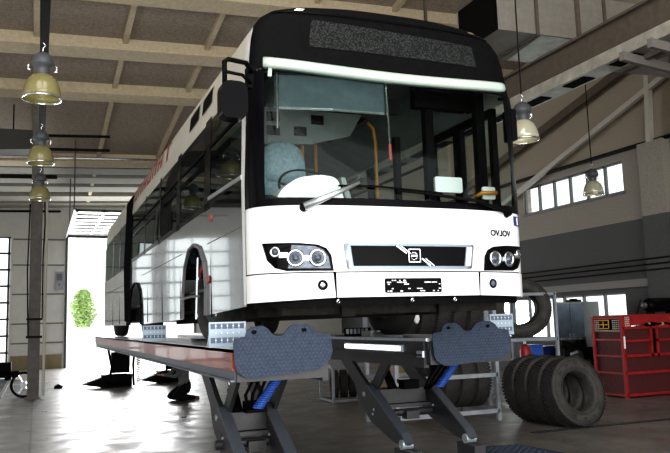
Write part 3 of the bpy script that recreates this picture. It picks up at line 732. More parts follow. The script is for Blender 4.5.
# inside of the bus
bp('cabin_floor', bx(-1.2, 1.2, .5, 13.5, 2.03, 2.06), 'cabinfloor')
bp('cabin_ceiling', bx(-1.1, 1.1, .6, 13.5, 3.98, 4.0), 'ceilpanel')
bm = nb()
for s in (-1, 1): v = [bm.verts.new(p) for p in ((s*1.2, .9, 3.68), (s*.75, .9, 3.98), (s*.75, 13, 3.98), (s*1.2, 13, 3.68))]; bm.faces.new(v)
bp('ceiling_coving', bm, 'ceilpanel')
bp('ceiling_hatch', nb_join([lambda b: [box(b, x-.14, x+.14, y-.12, y+.12, 3.965, 3.98) for x in (-.5, 0, .5) for y in (2.3, 3.2, 4.6, 6.2)]]), 'black')
bp('bulkhead', prism(nb(), [(-1.15, 3.62), (-.95, 3.95), (.5, 3.95), (.35, 3.70), (-.1, 3.58), (-.6, 3.55)], xz, 2.0, 2.05), 'ceilpanel')
bm = nb(); v = [bm.verts.new((-.55+.18*i, 1.98, 3.74 - .02*i)) for i in range(5)]; bm.free()
bp('bulkhead_hatch', nb_join([lambda b: [box(b, x, x+.14, 1.985, 2.0, z, z+.1) for x, z in ((-.85, 3.78), (-.6, 3.8), (-.85, 3.64), (-.6, 3.65), (-.3, 3.66), (-.1, 3.80))]]), 'black')
# dash
bm = nb(); n = 24
T = [(u, fpt(u, 2.64, -.03)) for u in [-1.2+2.4*i/n for i in range(n+1)]]
a = [bm.verts.new(p) for _, p in T]; b = [bm.verts.new((p.x, .75, 2.78 if u < .25 else 2.68)) for u, p in T]; c_ = [bm.verts.new((p.x, .85, 2.1)) for u, p in T]
for r1, r2 in ((a, b), (b, c_)):
    for i in range(n): bm.faces.new((r1[i], r1[i+1], r2[i+1], r2[i]))
bp('dashboard', bm, 'dash')
bm = nb(); prof = rounded([(-1.03, 2.63), (-.98, 2.76), (-.83, 2.87), (-.62, 2.905), (-.47, 2.885), (-.40, 2.64)], .07); prism(bm, prof, xz, .40, .62)
bp('instrument_cover', bm, 'paper', False, 'white sheet over the instrument binnacle')
bp('cover_edge', prism(nb(), [(-.45, 2.885), (-.41, 2.885), (-.34, 2.64), (-.395, 2.64)], xz, .38, .6), 'cabgrey')
sw = bp('steering_wheel', lathe(nb(), [(.25, 0), (.262, .012), (.275, 0), (.262, -.012)], 36, axis_m((-.62, .72, 2.84), (0, -.75, .62)) @ Matrix.Identity(4), True), 'black', True)
obj('spoke', nb_join([lambda b: [bar(b, (-.62, .70, 2.82), (-.62+.25*math.cos(t), .72+.25*math.sin(t)*.62, 2.84+.25*math.sin(t)*.75), .03, .015) for t in (.2, 2.9, 4.7)]]), M['black'], sw)
# driver seat
ds = bp('driver_seat', nb_join([lambda b: prism(b, rounded(rect(-.83, -.38, 2.45, 3.2), .08), xz, 1.45, 1.58)]), 'seatcover', False, 'driver seat under a pale blue-grey plastic cover')
bm = nb(); lathe(bm, [(0, .24), (.1, .23), (.19, .16), (.235, .03), (.24, -.1), (.2, -.18), (0, -.2)], 24, Matrix.Translation((-.6, 1.5, 3.22)) @ Matrix.Diagonal((1, .45, 1, 1)))
obj('headrest_cover', bm, M['seatcover'], ds, True)
obj('cushion', prism(nb(), rounded(rect(-.86, -.36, 2.42, 2.55), .04), xz, 1.0, 1.5), M['seatcover'], ds)
bp('driver_partition', bx(-1.15, -.1, 1.95, 1.98, 2.1, 3.3), 'dash')
# blind
bm = nb(); n = 14; a = [bm.verts.new(fpt(-1.09+.98*i/n, 3.68, -.04)) for i in range(n+1)]; b = [bm.verts.new(fpt(-1.09+.98*i/n, 3.40, -.06)) for i in range(n+1)]
for i in range(n): bm.faces.new((a[i], a[i+1], b[i+1], b[i]))
bp('sun_blind', bm, 'blind', True, 'slate grey roller blind behind the windscreen')
bp('blind_rail', tube(nb(), [fpt(-1.09, 3.40, -.05), fpt(-.6, 3.40, -.05), fpt(-.10, 3.40, -.05)], .012, 6), 'chrome')
bp('blind_guide', tube(nb(), [fpt(-1.07, 3.68, -.02), fpt(-1.07, 3.22, -.02)], .010, 6), 'chrome')
bp('blind_cord', nb_join([lambda b: tube(b, [fpt(-.10, 3.66, -.02), fpt(-.12, 3.1, -.02)], .010, 6)]), 'chrome')
bp('cord_handle', tube(nb(), [fpt(-.12, 3.12, -.02), fpt(-.125, 2.98, -.02)], .014, 6), 'redtxt')
bp('interior_mirror', prism(nb(), rounded(rect(.0, .12, 3.46, 3.60), .03), xz, .34, .36), 'black')
for P in ([(-.14, 2.2, 3.97), (-.13, 2.2, 2.1)], [(.17, 2.6, 3.9), (.17, 2.6, 2.1)], [(.66, 2.2, 3.93), (.73, 2.2, 3.86), (.75, 2.2, 3.7), (.76, 2.2, 2.1)], [(1.0, .6, 2.80), (1.02, .5, 2.83), (1.17, .48, 2.83)]):
    bp('handrail', tube(nb(), P, .02, 8), 'orange', True)
# door surround and pillars seen through the screen
bm = nb()
for x, y in ((.73, .95), (1.10, .62)): box(bm, x-.045, x+.045, y-.04, y+.04, 2.1, 3.95)
box(bm, .55, 1.2, .85, .95, 3.72, 3.95)
bp('door_surround', bm, 'black')
bp('fare_panel', prism(nb(), rounded(rect(.70, 1.0, 2.88, 3.03), .02), xz, .80, .83), 'paper')
bp('fare_panel', prism(nb(), rounded(rect(1.06, 1.2, 2.78, 2.9), .02), xz, .55, .57), 'paper')
bp('ticket_post', bx(.49, .55, 1.2, 1.26, 2.1, 3.5), 'black')
ps = None
for y in (3.1, 4.0, 4.9, 5.8, 6.7):
    for x in (-.9, -.45, .5, .92):
        if ps is None:
            ps = bp('passenger_seat', nb_join([lambda b: prism(b, rounded(rect(-.2, .2, 2.45, 3.1), .06), xz, -.03, .03)]), 'seat'); me0 = ps.data
            obj('cushion', prism(nb(), rounded(rect(-.2, .2, 2.42, 2.5), .03), xz, -.42, 0), M['seat'], ps); o = ps
        else: o = copy_tree(ps, bus)
        o.location = (x, y, 0) 
# ------------------------------------------------------------------ the lift
def tread_plate(name, bm_poly, y0, parent, label=None, holes=()):
    o = obj(name, prism(nb(), bm_poly, xz, y0, y0+.012), M['tread'], parent, False, label)
    x0 = min(p[0] for p in bm_poly)+.04; x1 = max(p[0] for p in bm_poly)-.03; z0 = min(p[1] for p in bm_poly)+.03; z1 = max(p[1] for p in bm_poly)
    def inside(x, z):
        c = False; n = len(bm_poly)
        for i in range(n):
            a, b = bm_poly[i], bm_poly[i-1]
            if (a[1] > z) != (b[1] > z) and x < (b[0]-a[0])*(z-a[1])/(b[1]-a[1])+a[0]: c = not c
        return c
    bm = nb(); j = 0; z = z0
    while z < z1:
        x = x0 + (j % 2)*.016
        i = 0
        while x < x1:
            if inside(x, z) and inside(x-.02, z+.02) and inside(x+.02, z+.015):
                d = 1 if (i+j) % 2 else -1
                bar(bm, (x-.008, y0-.001, z-.007*d), (x+.008, y0-.001, z+.007*d), .004, .005)
            x += .032; i += 1
        z += .028; j += 1
    obj('tread_lugs', bm, M['treadtop'], o)
    bm = nb()
    for hx, hz in holes: lathe(bm, [(0, 0), (.022, 0)], 16, axis_m((hx, y0-.003, hz), (0, -1, 0)) @ Matrix.Diagonal((1, .7, 1, 1)))
    if holes: obj('hole', bm, M['black'], o)
    return o
def lift(name, label, xo, xi, y0, y1, dy, rear_y, side):
    """xo outer edge, xi inner edge of the runway"""
    a, b = min(xo, xi), max(xo, xi); mid = (a+b)/2
    L = thing(name, label, 'vehicle lift', (mid, y0, 0), 'scissor lifts under the bus')
    obj('runway_deck', bx(a, b, y0, y1, 1.47, 1.5), M['deck'], L)
    bm = nb(); box(bm, a+.02, b-.02, y0, y1, 1.40, 1.47)
    obj('deck_core', bm, M['liftgrey'], L)
    o = -1 if xo == a else 1
    rr_ = nb(); x = xo
    box(rr_, min(x, x-o*.03), max(x, x-o*.03), y0, y1, 1.335, 1.495)
    obj('side_rail', rr_, M['liftred'] if side else M['liftgrey'], L, False, 'worn red outer side rail' if side else None)
    bm = nb(); x = xo-o*.02; box(bm, min(x, x-o*.05), max(x, x-o*.05), y0+.02, y1, 1.25, 1.335)
    box(bm, min(x, x+o*.03), max(x, x+o*.03), y0+.02, y1, 1.25, 1.265)
    obj('lower_flange', bm, M['liftedge'], L)
    bm = nb(); x = xi; box(bm, min(x, x+o*.05), max(x, x+o*.05), y0+.05, y1, 1.22, 1.47); box(bm, min(x, x-o*.02), max(x, x-o*.02), y0+.05, y1, 1.33, 1.35)
    obj('inner_beam', bm, M['liftgrey'], L)
    obj('end_block', bx(a+.03, b-.03, y0-.02, y0+.1, 1.25, 1.46), M['liftgrey'], L)
    # front arms, each side
    ins = .16 if side else .08
    def arms(Y, flip, z_scale=1.):
        arm = [(2.73, 1.25), (2.40, 1.25), (2.05, 1.03), (1.86, .94), (1.08, .51), (.98, .42), (1.05, .38), (1.32, .42), (1.84, .56), (2.16, .75), (2.28, .95)]
        strut = [(1.60, 1.25), (1.39, 1.25), (1.84, .86), (1.98, .77), (2.07, .83)]
        fy = lambda y: Y + (y-1.2)*(-1 if flip else 1)
        for x in (a+ins, b-ins-.05):
            o1 = obj('lift_arm', prism(nb(), [(fy(p), q) for p, q in arm], yz, x, x+.045), M['liftgrey'], L)
            bm = nb()
            for p, q in zip(arm[3:5], arm[4:6]): bar(bm, (x+.03, fy(p[0]), p[1]+.01), (x+.03, fy(q[0]), q[1]+.01), .10, .02)
            obj('arm_flange', bm, M['liftedge'], o1)
            bm = nb()
            for p, q, r in ((2.0, .85, .028), (1.75, .70, .014), (1.78, .65, .014)): lathe(bm, [(0, .012), (r, .01), (r, 0)], 14, axis_m((x-.001, fy(p), q), (-1, 0, 0)))
            obj('pivot_bolt', bm, M['steel'], o1)
            obj('pivot_foot', lathe(nb(), [(0, .06), (.05, .06), (.05, -.06), (0, -.06)], 16, axis_m((x+.02, fy(1.04), .42), (1, 0, 0))), M['steel'], o1)
            obj('lift_strut', prism(nb(), [(fy(p), q) for p, q in strut], yz, x+.05, x+.085), M['liftgrey'], L)
            obj('pedestal', bx(x-.04, x+.09, min(fy(.85), fy(1.2)), max(fy(.85), fy(1.2)), 0, .37), M['liftgrey'], L)
        obj('cross_box', nb_join([lambda q: (box(q, a+.17, b-.17, min(fy(1.85), fy(2.1)), max(fy(1.85), fy(2.1)), .74, .90), box(q, a+.15, b-.15, min(fy(1.78), fy(2.05)), max(fy(1.78), fy(2.05)), .70, .735))]), M['liftgrey'], L)
        obj('cross_shaft', nb_join([lambda q: (tube(q, [(a+.1, fy(1.8), .64), (b-.1, fy(1.8), .64)], .04, 14), box(q, mid-.02, mid+.14, min(fy(1.7), fy(1.82)), max(fy(1.7), fy(1.82)), .57, .66))]), M['liftgrey'], L)
        cy = obj('hydraulic_cylinder', tube(nb(), [(mid-.05, fy(1.95), .88), (mid-.05, fy(2.15), 1.08)], .05, 14), M['black'], L, True)
        obj('piston_rod', tube(nb(), [(mid-.05, fy(2.15), 1.08), (mid-.05, fy(2.32), 1.24)], .03, 12), M['chrome'], cy, True)
        obj('valve_block', bx(mid-.03, mid+.16, min(fy(1.72), fy(1.86)), max(fy(1.72), fy(1.86)), .9, 1.0), M['black'], L)
    arms(y0+.75+dy, False)
    # coiled blue air hose hanging behind the flap
    bm = nb(); pts = []; hx = mid+.06
    for i in range(180):
        t = i/179; ang = t*2*PI*16; cx = hx+.05-.16*t; cz = 1.26-.27*t; yy = y0+.42+.12*t
        pts.append((cx+.042*math.cos(ang), yy+.042*math.sin(ang), cz))
    obj('coiled_hose', tube(bm, pts, .009, 6), M['hose'], L, True, 'coiled blue air hose')
    obj('hydraulic_hose', nb_join([lambda q: [tube(q, [(mid-.12+i*.05, y0+.3, 1.3), (mid-.15+i*.06, y0+.55, 1.1), (mid-.05+i*.03, y0+.85, .95)], .014, 6) for i in range(3)]]), M['black'], L, True)
    # upturned approach flap
    w = .78; kx = 1. if side else 1.1; fx0 = mid-w*kx/2+(0 if side else .0); fz = 1.275 if side else 1.235; ks = .92 if side else .95
    P = [(0, .11), (.02, .055), (.09, .005), (.16, 0), (.66, .045), (.72, .075), (.765, .13), (.785, .20), (.77, .33), (.73, .345), (.66, .35), (.63, .40), (.58, .43), (.48, .43), (.43, .41), (.38, .345), (.34, .335), (.30, .35), (.26, .40), (.22, .425), (.13, .42), (.095, .39), (.08, .34), (-.005, .325), (-.01, .28)]
    tread_plate('ramp_flap', [(fx0+p*kx, fz+q*ks) for p, q in P], y0-.06, L, 'slate tread-plate ramp flap standing upright', [(fx0+.15*kx, fz+.375*ks), (fx0+.55*kx, fz+.38*ks)])
    obj('flap_hinge', tube(nb(), [(a+.05, y0-.035, 1.45), (b-.05, y0-.035, 1.45)], .018, 10), M['liftgrey'], L)
    return L
Ll = lift('scissor_lift', 'red-railed scissor lift runway under the near left wheels of the bus', -1.43, -.64, .26, 14.4, -.3, 12.6, True)
Lr = lift('scissor_lift', 'scissor lift runway under the right wheels, lit strip on its inner beam', 1.58, .62, .98, 14.4, 0.1, 10.2, False)
o = obj('strip_light', bx(.585, .60, 1.5, 2.9, 1.375, 1.415), M['lampon'], Lr, False, 'glowing white strip light')
obj('light_housing', bx(.60, .62, 1.45, 2.95, 1.36, 1.43), M['steel'], o)
obj('maker_plate', bx(.60, .62, 1.02, 1.14, 1.32, 1.38), M['steel'], Lr)
# left runway rear power unit
for nmx, yy, lab in ((-.62, 17.4, 'black pump unit on the floor by the far end of the left runway'), (1.05, 17.9, 'black pump unit on the floor behind the kneeling person')):
    t = thing('pump_unit', lab, 'pump', (nmx, yy, 0))
    obj('base', nb_join([lambda b: (box(b, nmx-.42, nmx+.42, yy-.25, yy+.3, .0, .36), prism(b, [(nmx-.95, .12), (nmx-.42, .02), (nmx-.42, .30)], xz, yy-.25, yy+.2))]), M['black'], t)
    obj('motor', nb_join([lambda b: (lathe(b, [(0, -.3), (.15, -.3), (.17, -.26), (.17, .26), (.15, .3), (0, .3)], 20, axis_m((nmx, yy-.2, .22), (1, 0, 0))))]), M['black'], t, True)
    obj('cover', prism(nb(), [(nmx-.16, .40), (nmx+.36, .40), (nmx+.36, 1.0), (nmx-.14, 1.0)], xz, yy-.18, yy+.2), M['black'], t)
    obj('hose', nb_join([lambda b: [tube(b, [(nmx+s*.36+.1, yy-.3, .03), (nmx+s*.30+.14, yy-.3, .6), (nmx+s*.38+.1, yy-.3, 1.2)], .035, 8) for s in (-1, 1)]]), M['black'], t, True)
obj('spiral_hose', tube(nb(), [(-.42+.05*math.cos(i*.9), 14.0+.05*math.sin(i*.9), 1.2-.008*i) for i in range(110)], .012, 5), M['rubber'], Ll, True, 'dark spiral air hose')
# crouching mechanic behind the runway
M['skin'] = mat('skin', (.50, .32, .24), .6); M['jacket'] = mat('grey_jacket', (.16, .16, .16), .85, noise=.3, nscale=12)
M['trousers'] = mat('black_trousers', (.010, .010, .013), .9, spec=.1); M['shoe'] = mat('brown_shoe', (.20, .09, .045), .6); M['hairm'] = mat('dark_hair', (.02, .015, .012), .7)
def person(px, py, rz):
    V = []; Eg = []; Rd = []; Mi = []
    def add(co, r, parent=None, m=0):
        V.append(co); Rd.append(r); Mi.append(m)
        if parent is not None: Eg.append((parent, len(V)-1))
        return len(V)-1
    pel = add((0, 0, .32), .135, None, 1); sp = add((-.07, 0, .49), .135, pel, 2); ch = add((-.16, 0, .68), .145, sp, 2); nk = add((-.22, 0, .83), .058, ch, 0)
    hd = add((-.27, 0, .93), .082, nk, 0); tp = add((-.285, 0, 1.02), .078, hd, 0)
    ns = add((-.365, 0, .945), .013, hd, 0)
    for s_ in (-1, 1):
        hip = add((-.02, s_*.10, .29), .12, pel, 1); th = add((-.20, s_*.14, .20), .105, hip, 1); kn = add((-.38, s_*.15, .11), .085, th, 1)
        cf = add((-.14, s_*.14, .085), .078, kn, 1); an = add((.10, s_*.13, .08), .055, cf, 1); bl = add((.19, s_*.13, .06), .048, an, 3); add((.27, s_*.14, .045), .042, bl, 3)
        sh = add((-.17, s_*.19, .77), .066, ch, 2); el = add((-.36, s_*.25, .58), .048, sh, 2); wr = add((-.56, s_*.17, .62), .034, el, 2); pa = add((-.63, s_*.155, .635), .032, wr, 0)
        for q in range(4):
            oy = (q-1.5)*.019; ln = (.055, .068, .062, .046)[q]
            k1 = add((-.672, s_*.155+oy, .640), .0095, pa, 0); k2 = add((-.672-ln*.6, s_*.155+oy, .636), .0085, k1, 0); add((-.672-ln, s_*.155+oy, .618), .0075, k2, 0)
        t1 = add((-.625, s_*.155-s_*.038, .630), .011, pa, 0); add((-.660, s_*.155-s_*.056, .620), .009, t1, 0)
        add((-.255, s_*.085, .935), .016, hd, 0)
    me = bpy.data.meshes.new('t'); me.from_pydata(V, Eg, []); o = bpy.data.objects.new('t', me); C.objects.link(o)
    sk = o.modifiers.new('s', 'SKIN'); sk.use_smooth_shade = True
    for i, v in enumerate(me.skin_vertices[0].data): v.radius = (Rd[i], Rd[i]); v.use_root = (i == 0)
    sb = o.modifiers.new('d', 'SUBSURF'); sb.levels = 2; sb.render_levels = 2
    dg = bpy.context.evaluated_depsgraph_get(); dg.update()
    bme = bpy.data.meshes.new_from_object(o.evaluated_get(dg)); bpy.data.objects.remove(o); bpy.data.meshes.remove(me)
    bme.name = 'person'; bme.materials.clear()
    for m in ('skin', 'trousers', 'jacket', 'shoe'): bme.materials.append(M[m])
    PV = [Vector(v) for v in V]
    for f in bme.polygons:
        c0 = f.center; best = min(range(len(PV)), key=lambda i: (PV[i]-c0).length-Rd[i]); f.material_index = Mi[best]; f.use_smooth = True
    lo = min(v.co.z for v in bme.vertices)
    for v in bme.vertices: v.co.z -= lo
    p = bpy.data.objects.new('person', bme); C.objects.link(p); p.location = (px, py, 0); p.rotation_euler = (0, 0, rz)
    tag(p, 'person in grey jacket, black trousers and brown shoes kneeling behind the left runway', 'person')
    hb = lathe(nb(), [(.088, 0), (.093, .03), (.08, .075), (.045, .105), (0, .115)], 18, Matrix.Translation((-.268, 0, .955-lo)) @ Matrix.Rotation(.25, 4, 'Y'))
    obj('hair', hb, M['hairm'], p, True)
    for s_ in (-1, 1): obj('eye', lathe(nb(), [(0, .008), (.008, .004), (.010, 0)], 10, axis_m((-.347, s_*.032, .965-lo), (-1, 0, 0))), M['paper'], p)
    obj('mouth', bar(nb(), (-.343, -.022, .895-lo), (-.343, .022, .895-lo), .006, .006), M['redtxt'], p)
    return p
person(.43, 12.1, .2)
# slotted wheel stops on the runways
def wheel_stop(x0, y, z=1.5, label='', w=.31, h=.185):
    t = thing('wheel_stop', label, 'wheel chock', (x0, y, z), 'slotted wheel stops')
    obj('face_plate', nb_join([lambda b: (box(b, x0, x0+w, y, y+.008, z+.02, z+h+.02), box(b, x0, x0+w, y-.004, y+.09, z, z+.022))]), M['stop'], t)
    bm = nb(); cw = (w-.02)/6
    for i in range(6):
        for r in range(3):
            if r == 1: continue
            box(bm, x0+.014+i*cw, x0+.014+i*cw+cw*.78, y-.003, y, z+.035+r*.057, z+.035+r*.057+.044)
    obj('slot', bm, M['slot'], t)
    bm = nb()
    for i in range(5):
        for r in range(3): lathe(bm, [(0, .004), (.006, .003), (.006, 0)], 6, axis_m((x0+.012+(i+1)*cw-.004, y-.003, z+.058+r*.057), (0, -1, 0)))
    obj('rivet', bm, M['paper'], t)
    obj('back_plate', prism(nb(), [(y+.008, z+.02), (y+.12, z+.02), (y+.008, z+h)], yz, x0+.01, x0+.02), M['steel'], t)
wheel_stop(-1.50, .75, 1.5, 'nearest slotted steel wheel stop, on the left runway beside its ramp flap')
wheel_stop(-1.49, 4.9, 1.5, 'slotted wheel stop on the red-railed runway behind the front wheel')
wheel_stop(1.46, 1.15, 1.5, 'slotted wheel stop at the right, behind the right ramp flap', .28, .19)
# small parts lying on the right runway
t = thing('parts_tray', 'dark tray of small parts on the right runway under the bus', 'tray', (.75, 3.2, 1.5))
obj('tray', nb_join([lambda b: (box(b, .63, .98, 3.0, 3.3, 1.5, 1.512), box(b, .63, .98, 3.0, 3.012, 1.512, 1.6))]), M['black'], t)
obj('part', nb_join([lambda b: [box(b, .65+i*.05, .68+i*.05, 2.985, 3.0, 1.53, 1.59) for i in range(6)]]), M['steel'], t)
t = thing('work_lamp', 'pale hand lamp lying on the right runway under the bus', 'lamp', (.7, 2.3, 1.5))
obj('lamp_head', bx(.63, .75, 2.25, 2.5, 1.502, 1.57), M['cabgrey'], t); obj('lamp_handle', tube(nb(), [(.69, 2.25, 1.54), (.69, 2.0, 1.515), (.69, 1.6, 1.515)], [.03, .014, .012], 8), M['steel'], t, True)

# ------------------------------------------------------------------ tyres and racks
def make_tyre():
    t = obj('truck_tyre', lathe(nb(), tyre_prof(.515, .29, .30), 56, Matrix.Rotation(PI/2, 4, 'X'), True), M['rubberlight'], None, True)
    bm = nb(); R = .519
    for row in range(5):
        h = -.108+.054*row
        for j in range(60):
            a = 2*PI*(j+.5*(row % 2))/60; d = 2*PI/60*.34
            q = [bm.verts.new(((R+e)*math.cos(a+s), hh, (R+e)*math.sin(a+s))) for e in (-.012, .006) for s, hh in ((-d, h-.021), (d, h-.021), (d, h+.021), (-d, h+.021))]
            for f in ((4,5,6,7),(0,1,5,4),(1,2,6,5),(2,3,7,6),(3,0,4,7)): bm.faces.new([q[i] for i in f])
    bmesh.ops.recalc_face_normals(bm, faces=bm.faces)
    obj('tread', bm, M['rubber'], t)
    bm = nb()
    for j in range(14):   # raised sidewall blocks
        a = 2*PI*j/14+.1
        for s in (-1, 1):
            for m_ in range(3):
                aa = a+m_*.06; bar(bm, ((.40)*math.cos(aa), s*.146, .40*math.sin(aa)), (.43*math.cos(aa), s*.146, .43*math.sin(aa)), .012, .004)
    obj('sidewall_mark', bm, M['rubber'], t)
    for r in (.345, .455):
        bm = nb()
        for s in (-1, 1): lathe(bm, [(r, 0), (r+.006, .005), (r+.012, 0)], 48, axis_m((0, s*.1445, 0), (0, s, 0)))
        obj('sidewall_ring', bm, M['rubber'], t, True)
    return t
tyre0 = make_tyre(); used = [False]
def tyre(loc, rot, label, group, s=1.):
    o = tyre0 if not used[0] else copy_tree(tyre0); used[0] = True
    o.location = loc; o.rotation_euler = rot; o.scale = (s, s, s); return tag(o, label, 'tyre', group)
# leaning pile: axis along y, tops tipped back
lean = math.radians(-13)
labs = ['nearest truck tyre of the pile leaning by the tyre rack, its hole facing out', 'second truck tyre of the leaning pile, just behind the nearest one', 'third truck tyre of the leaning pile, counted from the nearest', 'last truck tyre of the leaning pile, touching the rack']
for i in range(4):
    tyre((4.82-.018*i, 4.05+.31*i, .515), (lean, 0, math.radians(4)), labs[i], 'truck tyres leaning in a pile')
def rack(name, label, x0, x1, y0, y1, h, levels, r=.045):
    t = thing(name, label, 'rack', (x0, y0, 0))
    for x in (x0, x1):
        for y in (y0, y1): obj('post', bx(x-r/2, x+r/2, y-r/2, y+r/2, 0, h), M['rack'], t)
    for z in levels:
        for y in (y0, y1): obj('rail', bx(x0, x1, y-r/2, y+r/2, z-r/2, z+r/2), M['rack'], t)
        for x in (x0, x1): obj('side_rail', bx(x-r/2, x+r/2, y0, y1, z-r/2, z+r/2), M['rack'], t)
    return t
rkA = rack('tyre_rack', 'long grey tube rack full of standing tyres behind the right lift', 2.42, 4.28, 5.27, 6.37, 1.9, (.16, .74, 1.30, 1.85), .065)
ORD = ['rightmost', 'second from the right', 'third from the right', 'fourth from the right', 'fifth from the right', 'sixth from the right']
for i in range(3):
    x = 4.08-.303*i
    tyre((x, 5.82, .18+.515+.01), (0, 0, PI/2+.02*math.sin(i*3)), ORD[i]+' of the truck tyres on the bottom rail of the long rack', 'tyres on the bottom of the long rack', .98)
for i in range(5):
    x = 4.0-.305*i
    tyre((x, 5.82, 1.335+.505), (0, 0, PI/2+.02*math.sin(i*5)), ORD[i]+' of the truck tyres on the upper rail of the long rack', 'tyres on the top of the long rack', .96)
rack('tyre_rack', 'taller grey tube rack right of the bus nose with a big tyre on its shelf', 5.35, 7.0, 7.1, 8.6, 2.16, (.16, 1.22, 2.12), .06)
tyre((6.42, 7.45, 1.26+.59), (0, 0, math.radians(-32)), 'front tyre standing upright on the shelf of the taller rack', 'tyres on the taller rack', 1.15)
tyre((6.62, 7.76, 1.26+.59), (0, 0, math.radians(-32)), 'second tyre on the shelf of the taller rack, just behind the front one', 'tyres on the taller rack', 1.15)
tyre((6.81, 8.07, 1.26+.59), (0, 0, math.radians(-32)), 'last tyre on the shelf of the taller rack, nearest the windows', 'tyres on the taller rack', 1.15)
cg = rack('tyre_cage', 'low pale tube cage with three car tyres on the floor under the bus', 2.98, 3.75, 9.35, 10.1, .76, (.04, .74), .05)
for i in range(3): tyre((3.15+.21*i, 9.72, .07+.29), (0, 0, PI/2-.3), ('left', 'middle', 'right')[i]+' of three small tyres in the low cage under the bus', 'tyres in the low cage', .56)
obj('round_reflector', lathe(nb(), [(0, .02), (.07, .018), (.085, 0), (0, 0)], 24, axis_m((2.80, 5.22, 1.70), (-.4, -.9, 0)) @ Matrix.Diagonal((.6, 1.1, 1, 1))), M['paper'], rkA, True, 'small white oval disc standing in for a bright gap between tyres')  # white disc added for the bright light showing between the tyres
# ------------------------------------------------------------------ red cage cupboard
rd = thing('red_tool_cage', 'red steel cage cupboard with mesh side at the right edge', 'cabinet', (8.1, 6.5, 0))
X0, X1, Y0, Y1, H = 8.14, 10.4, 6.5, 7.32, 1.62
bm = nb()
for x in (X0, X1):
    for y in (Y0, Y1): box(bm, x-.03, x+.03, y-.03, y+.03, 0, H)
obj('corner_post', bm, M['red'], rd)
obj('top_panel', nb_join([lambda b: (box(b, X0+.06, X1, Y0-.015, Y0+.01, H-.22, H+.03), box(b, X0, X1, Y0, Y1, H, H+.03))]), M['red'], rd)
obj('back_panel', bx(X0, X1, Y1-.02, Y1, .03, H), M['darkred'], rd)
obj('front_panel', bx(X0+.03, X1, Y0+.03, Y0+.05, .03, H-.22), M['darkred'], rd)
bm = nb()
for z in (.03, .46, .80, 1.36): box(bm, X0, X1, Y0-.03, Y0+.03, z, z+.055)
for x0, x1 in ((X0, X0+.72), (X0+.86, X1)): box(bm, x0, x1, Y0-.03, Y0+.03, 1.10, 1.145)
for x in (X0+.70, X0+.86, X0+1.5): box(bm, x, x+.06, Y0-.03, Y0+.03, .80, 1.38)
obj('shelf_rail', bm, M['red'], rd)
obj('open_slot', bx(X0+.76, X0+.86, Y0-.005, Y0+.028, .86, 1.36), M['black'], rd)
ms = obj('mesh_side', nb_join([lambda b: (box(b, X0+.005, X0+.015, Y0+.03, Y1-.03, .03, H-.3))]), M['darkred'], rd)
bm = nb()
for z in (.03, .46, .80, 1.13, H-.05): box(bm, X0-.02, X0+.02, Y0, Y1, z, z+.04)
obj('side_rail', bm, M['red'], rd)
bm = nb()
for i in range(14):
    for j in range(7):
        y = Y0+.06+i*.053; z = 1.32+j*.042
        if 4 <= i <= 10 and 1 <= j <= 5: continue
        box(bm, X0-.012, X0-.004, y, y+.032, z, z+.024)
o = obj('perforated_plate', bm, M['pipewhite'], rd, False, 'white perforated strip at the top of the mesh side'); o['kind'] = 'stuff' if False else ''
del o['kind']
obj('yellow_label', nb_join([lambda b: (box(b, X0-.018, X0-.01, 6.84, 7.15, 1.37, 1.385), box(b, X0-.018, X0-.01, 6.84, 7.15, 1.45, 1.465), box(b, X0-.018, X0-.01, 6.84, 7.15, 1.54, 1.555), box(b, X0-.018, X0-.01, 6.84, 6.86, 1.37, 1.55), box(b, X0-.018, X0-.01, 7.0, 7.015, 1.37, 1.55))]), M['yellow'], rd)
obj('perforated_plate', nb_join([lambda b: [box(b, X0+.07+i*.045, X0+.095+i*.045, Y0-.025, Y0-.015, 1.42+j*.04, 1.445+j*.04) for i in range(3) for j in range(5)]]), M['pipewhite'], rd)
st = obj('warning_sticker', bx(9.42, 9.60, Y0-.022, Y0-.015, 1.42, 1.58), M['yellow'], rd, False, 'yellow and red sticker')
obj('sticker_mark', nb_join([lambda b: (box(b, 9.50, 9.58, Y0-.026, Y0-.022, 1.43, 1.52), box(b, 9.44, 9.47, Y0-.026, Y0-.022, 1.48, 1.56))]), M['red'], st)
obj('white_tag', bx(X0-.005, X0+.03, Y0-.04, Y0-.03, .98, 1.22), M['paper'], rd)
t = thing('impact_wrench', 'long dark and chrome air tool with hose lying along the red cage ledge', 'tool', (8.3, 6.44, 1.40))
obj('shaft', tube(nb(), [(8.32, 6.44, 1.42), (8.5, 6.44, 1.425), (8.72, 6.44, 1.44)], [.012, .022, .016], 10), M['chrome'], t, True)
obj('body', tube(nb(), [(8.72, 6.44, 1.44), (8.86, 6.44, 1.45), (9.0, 6.44, 1.45)], [.035, .045, .03], 10), M['black'], t, True)
obj('collar', nb_join([lambda b: [tube(b, [(x, 6.44, 1.45), (x+.05, 6.44, 1.45)], .04, 10) for x in (8.76, 9.12)]]), M['cardboard'], t)
obj('air_hose', tube(nb(), [(9.0, 6.44, 1.45), (9.25, 6.44, 1.46), (9.5, 6.43, 1.42), (9.8, 6.44, 1.44)], .02, 8), M['black'], t, True)
t = thing('air_tank', 'black cylinder tank lying on top of the red cage', 'tank', (9.1, 6.9, 1.65))
obj('drum', lathe(nb(), [(0, -.5), (.08, -.5), (.13, -.46), (.15, -.4), (.15, .4), (.13, .46), (.08, .5), (0, .5)], 24, axis_m((9.65, 6.85, 1.84), (1, 0, 0))), M['black_gloss'], t, True)
obj('cradle', nb_join([lambda b: [box(b, x, x+.05, 6.75, 6.95, 1.65, 1.72) for x in (9.25, 9.8)]]), M['black'], t)
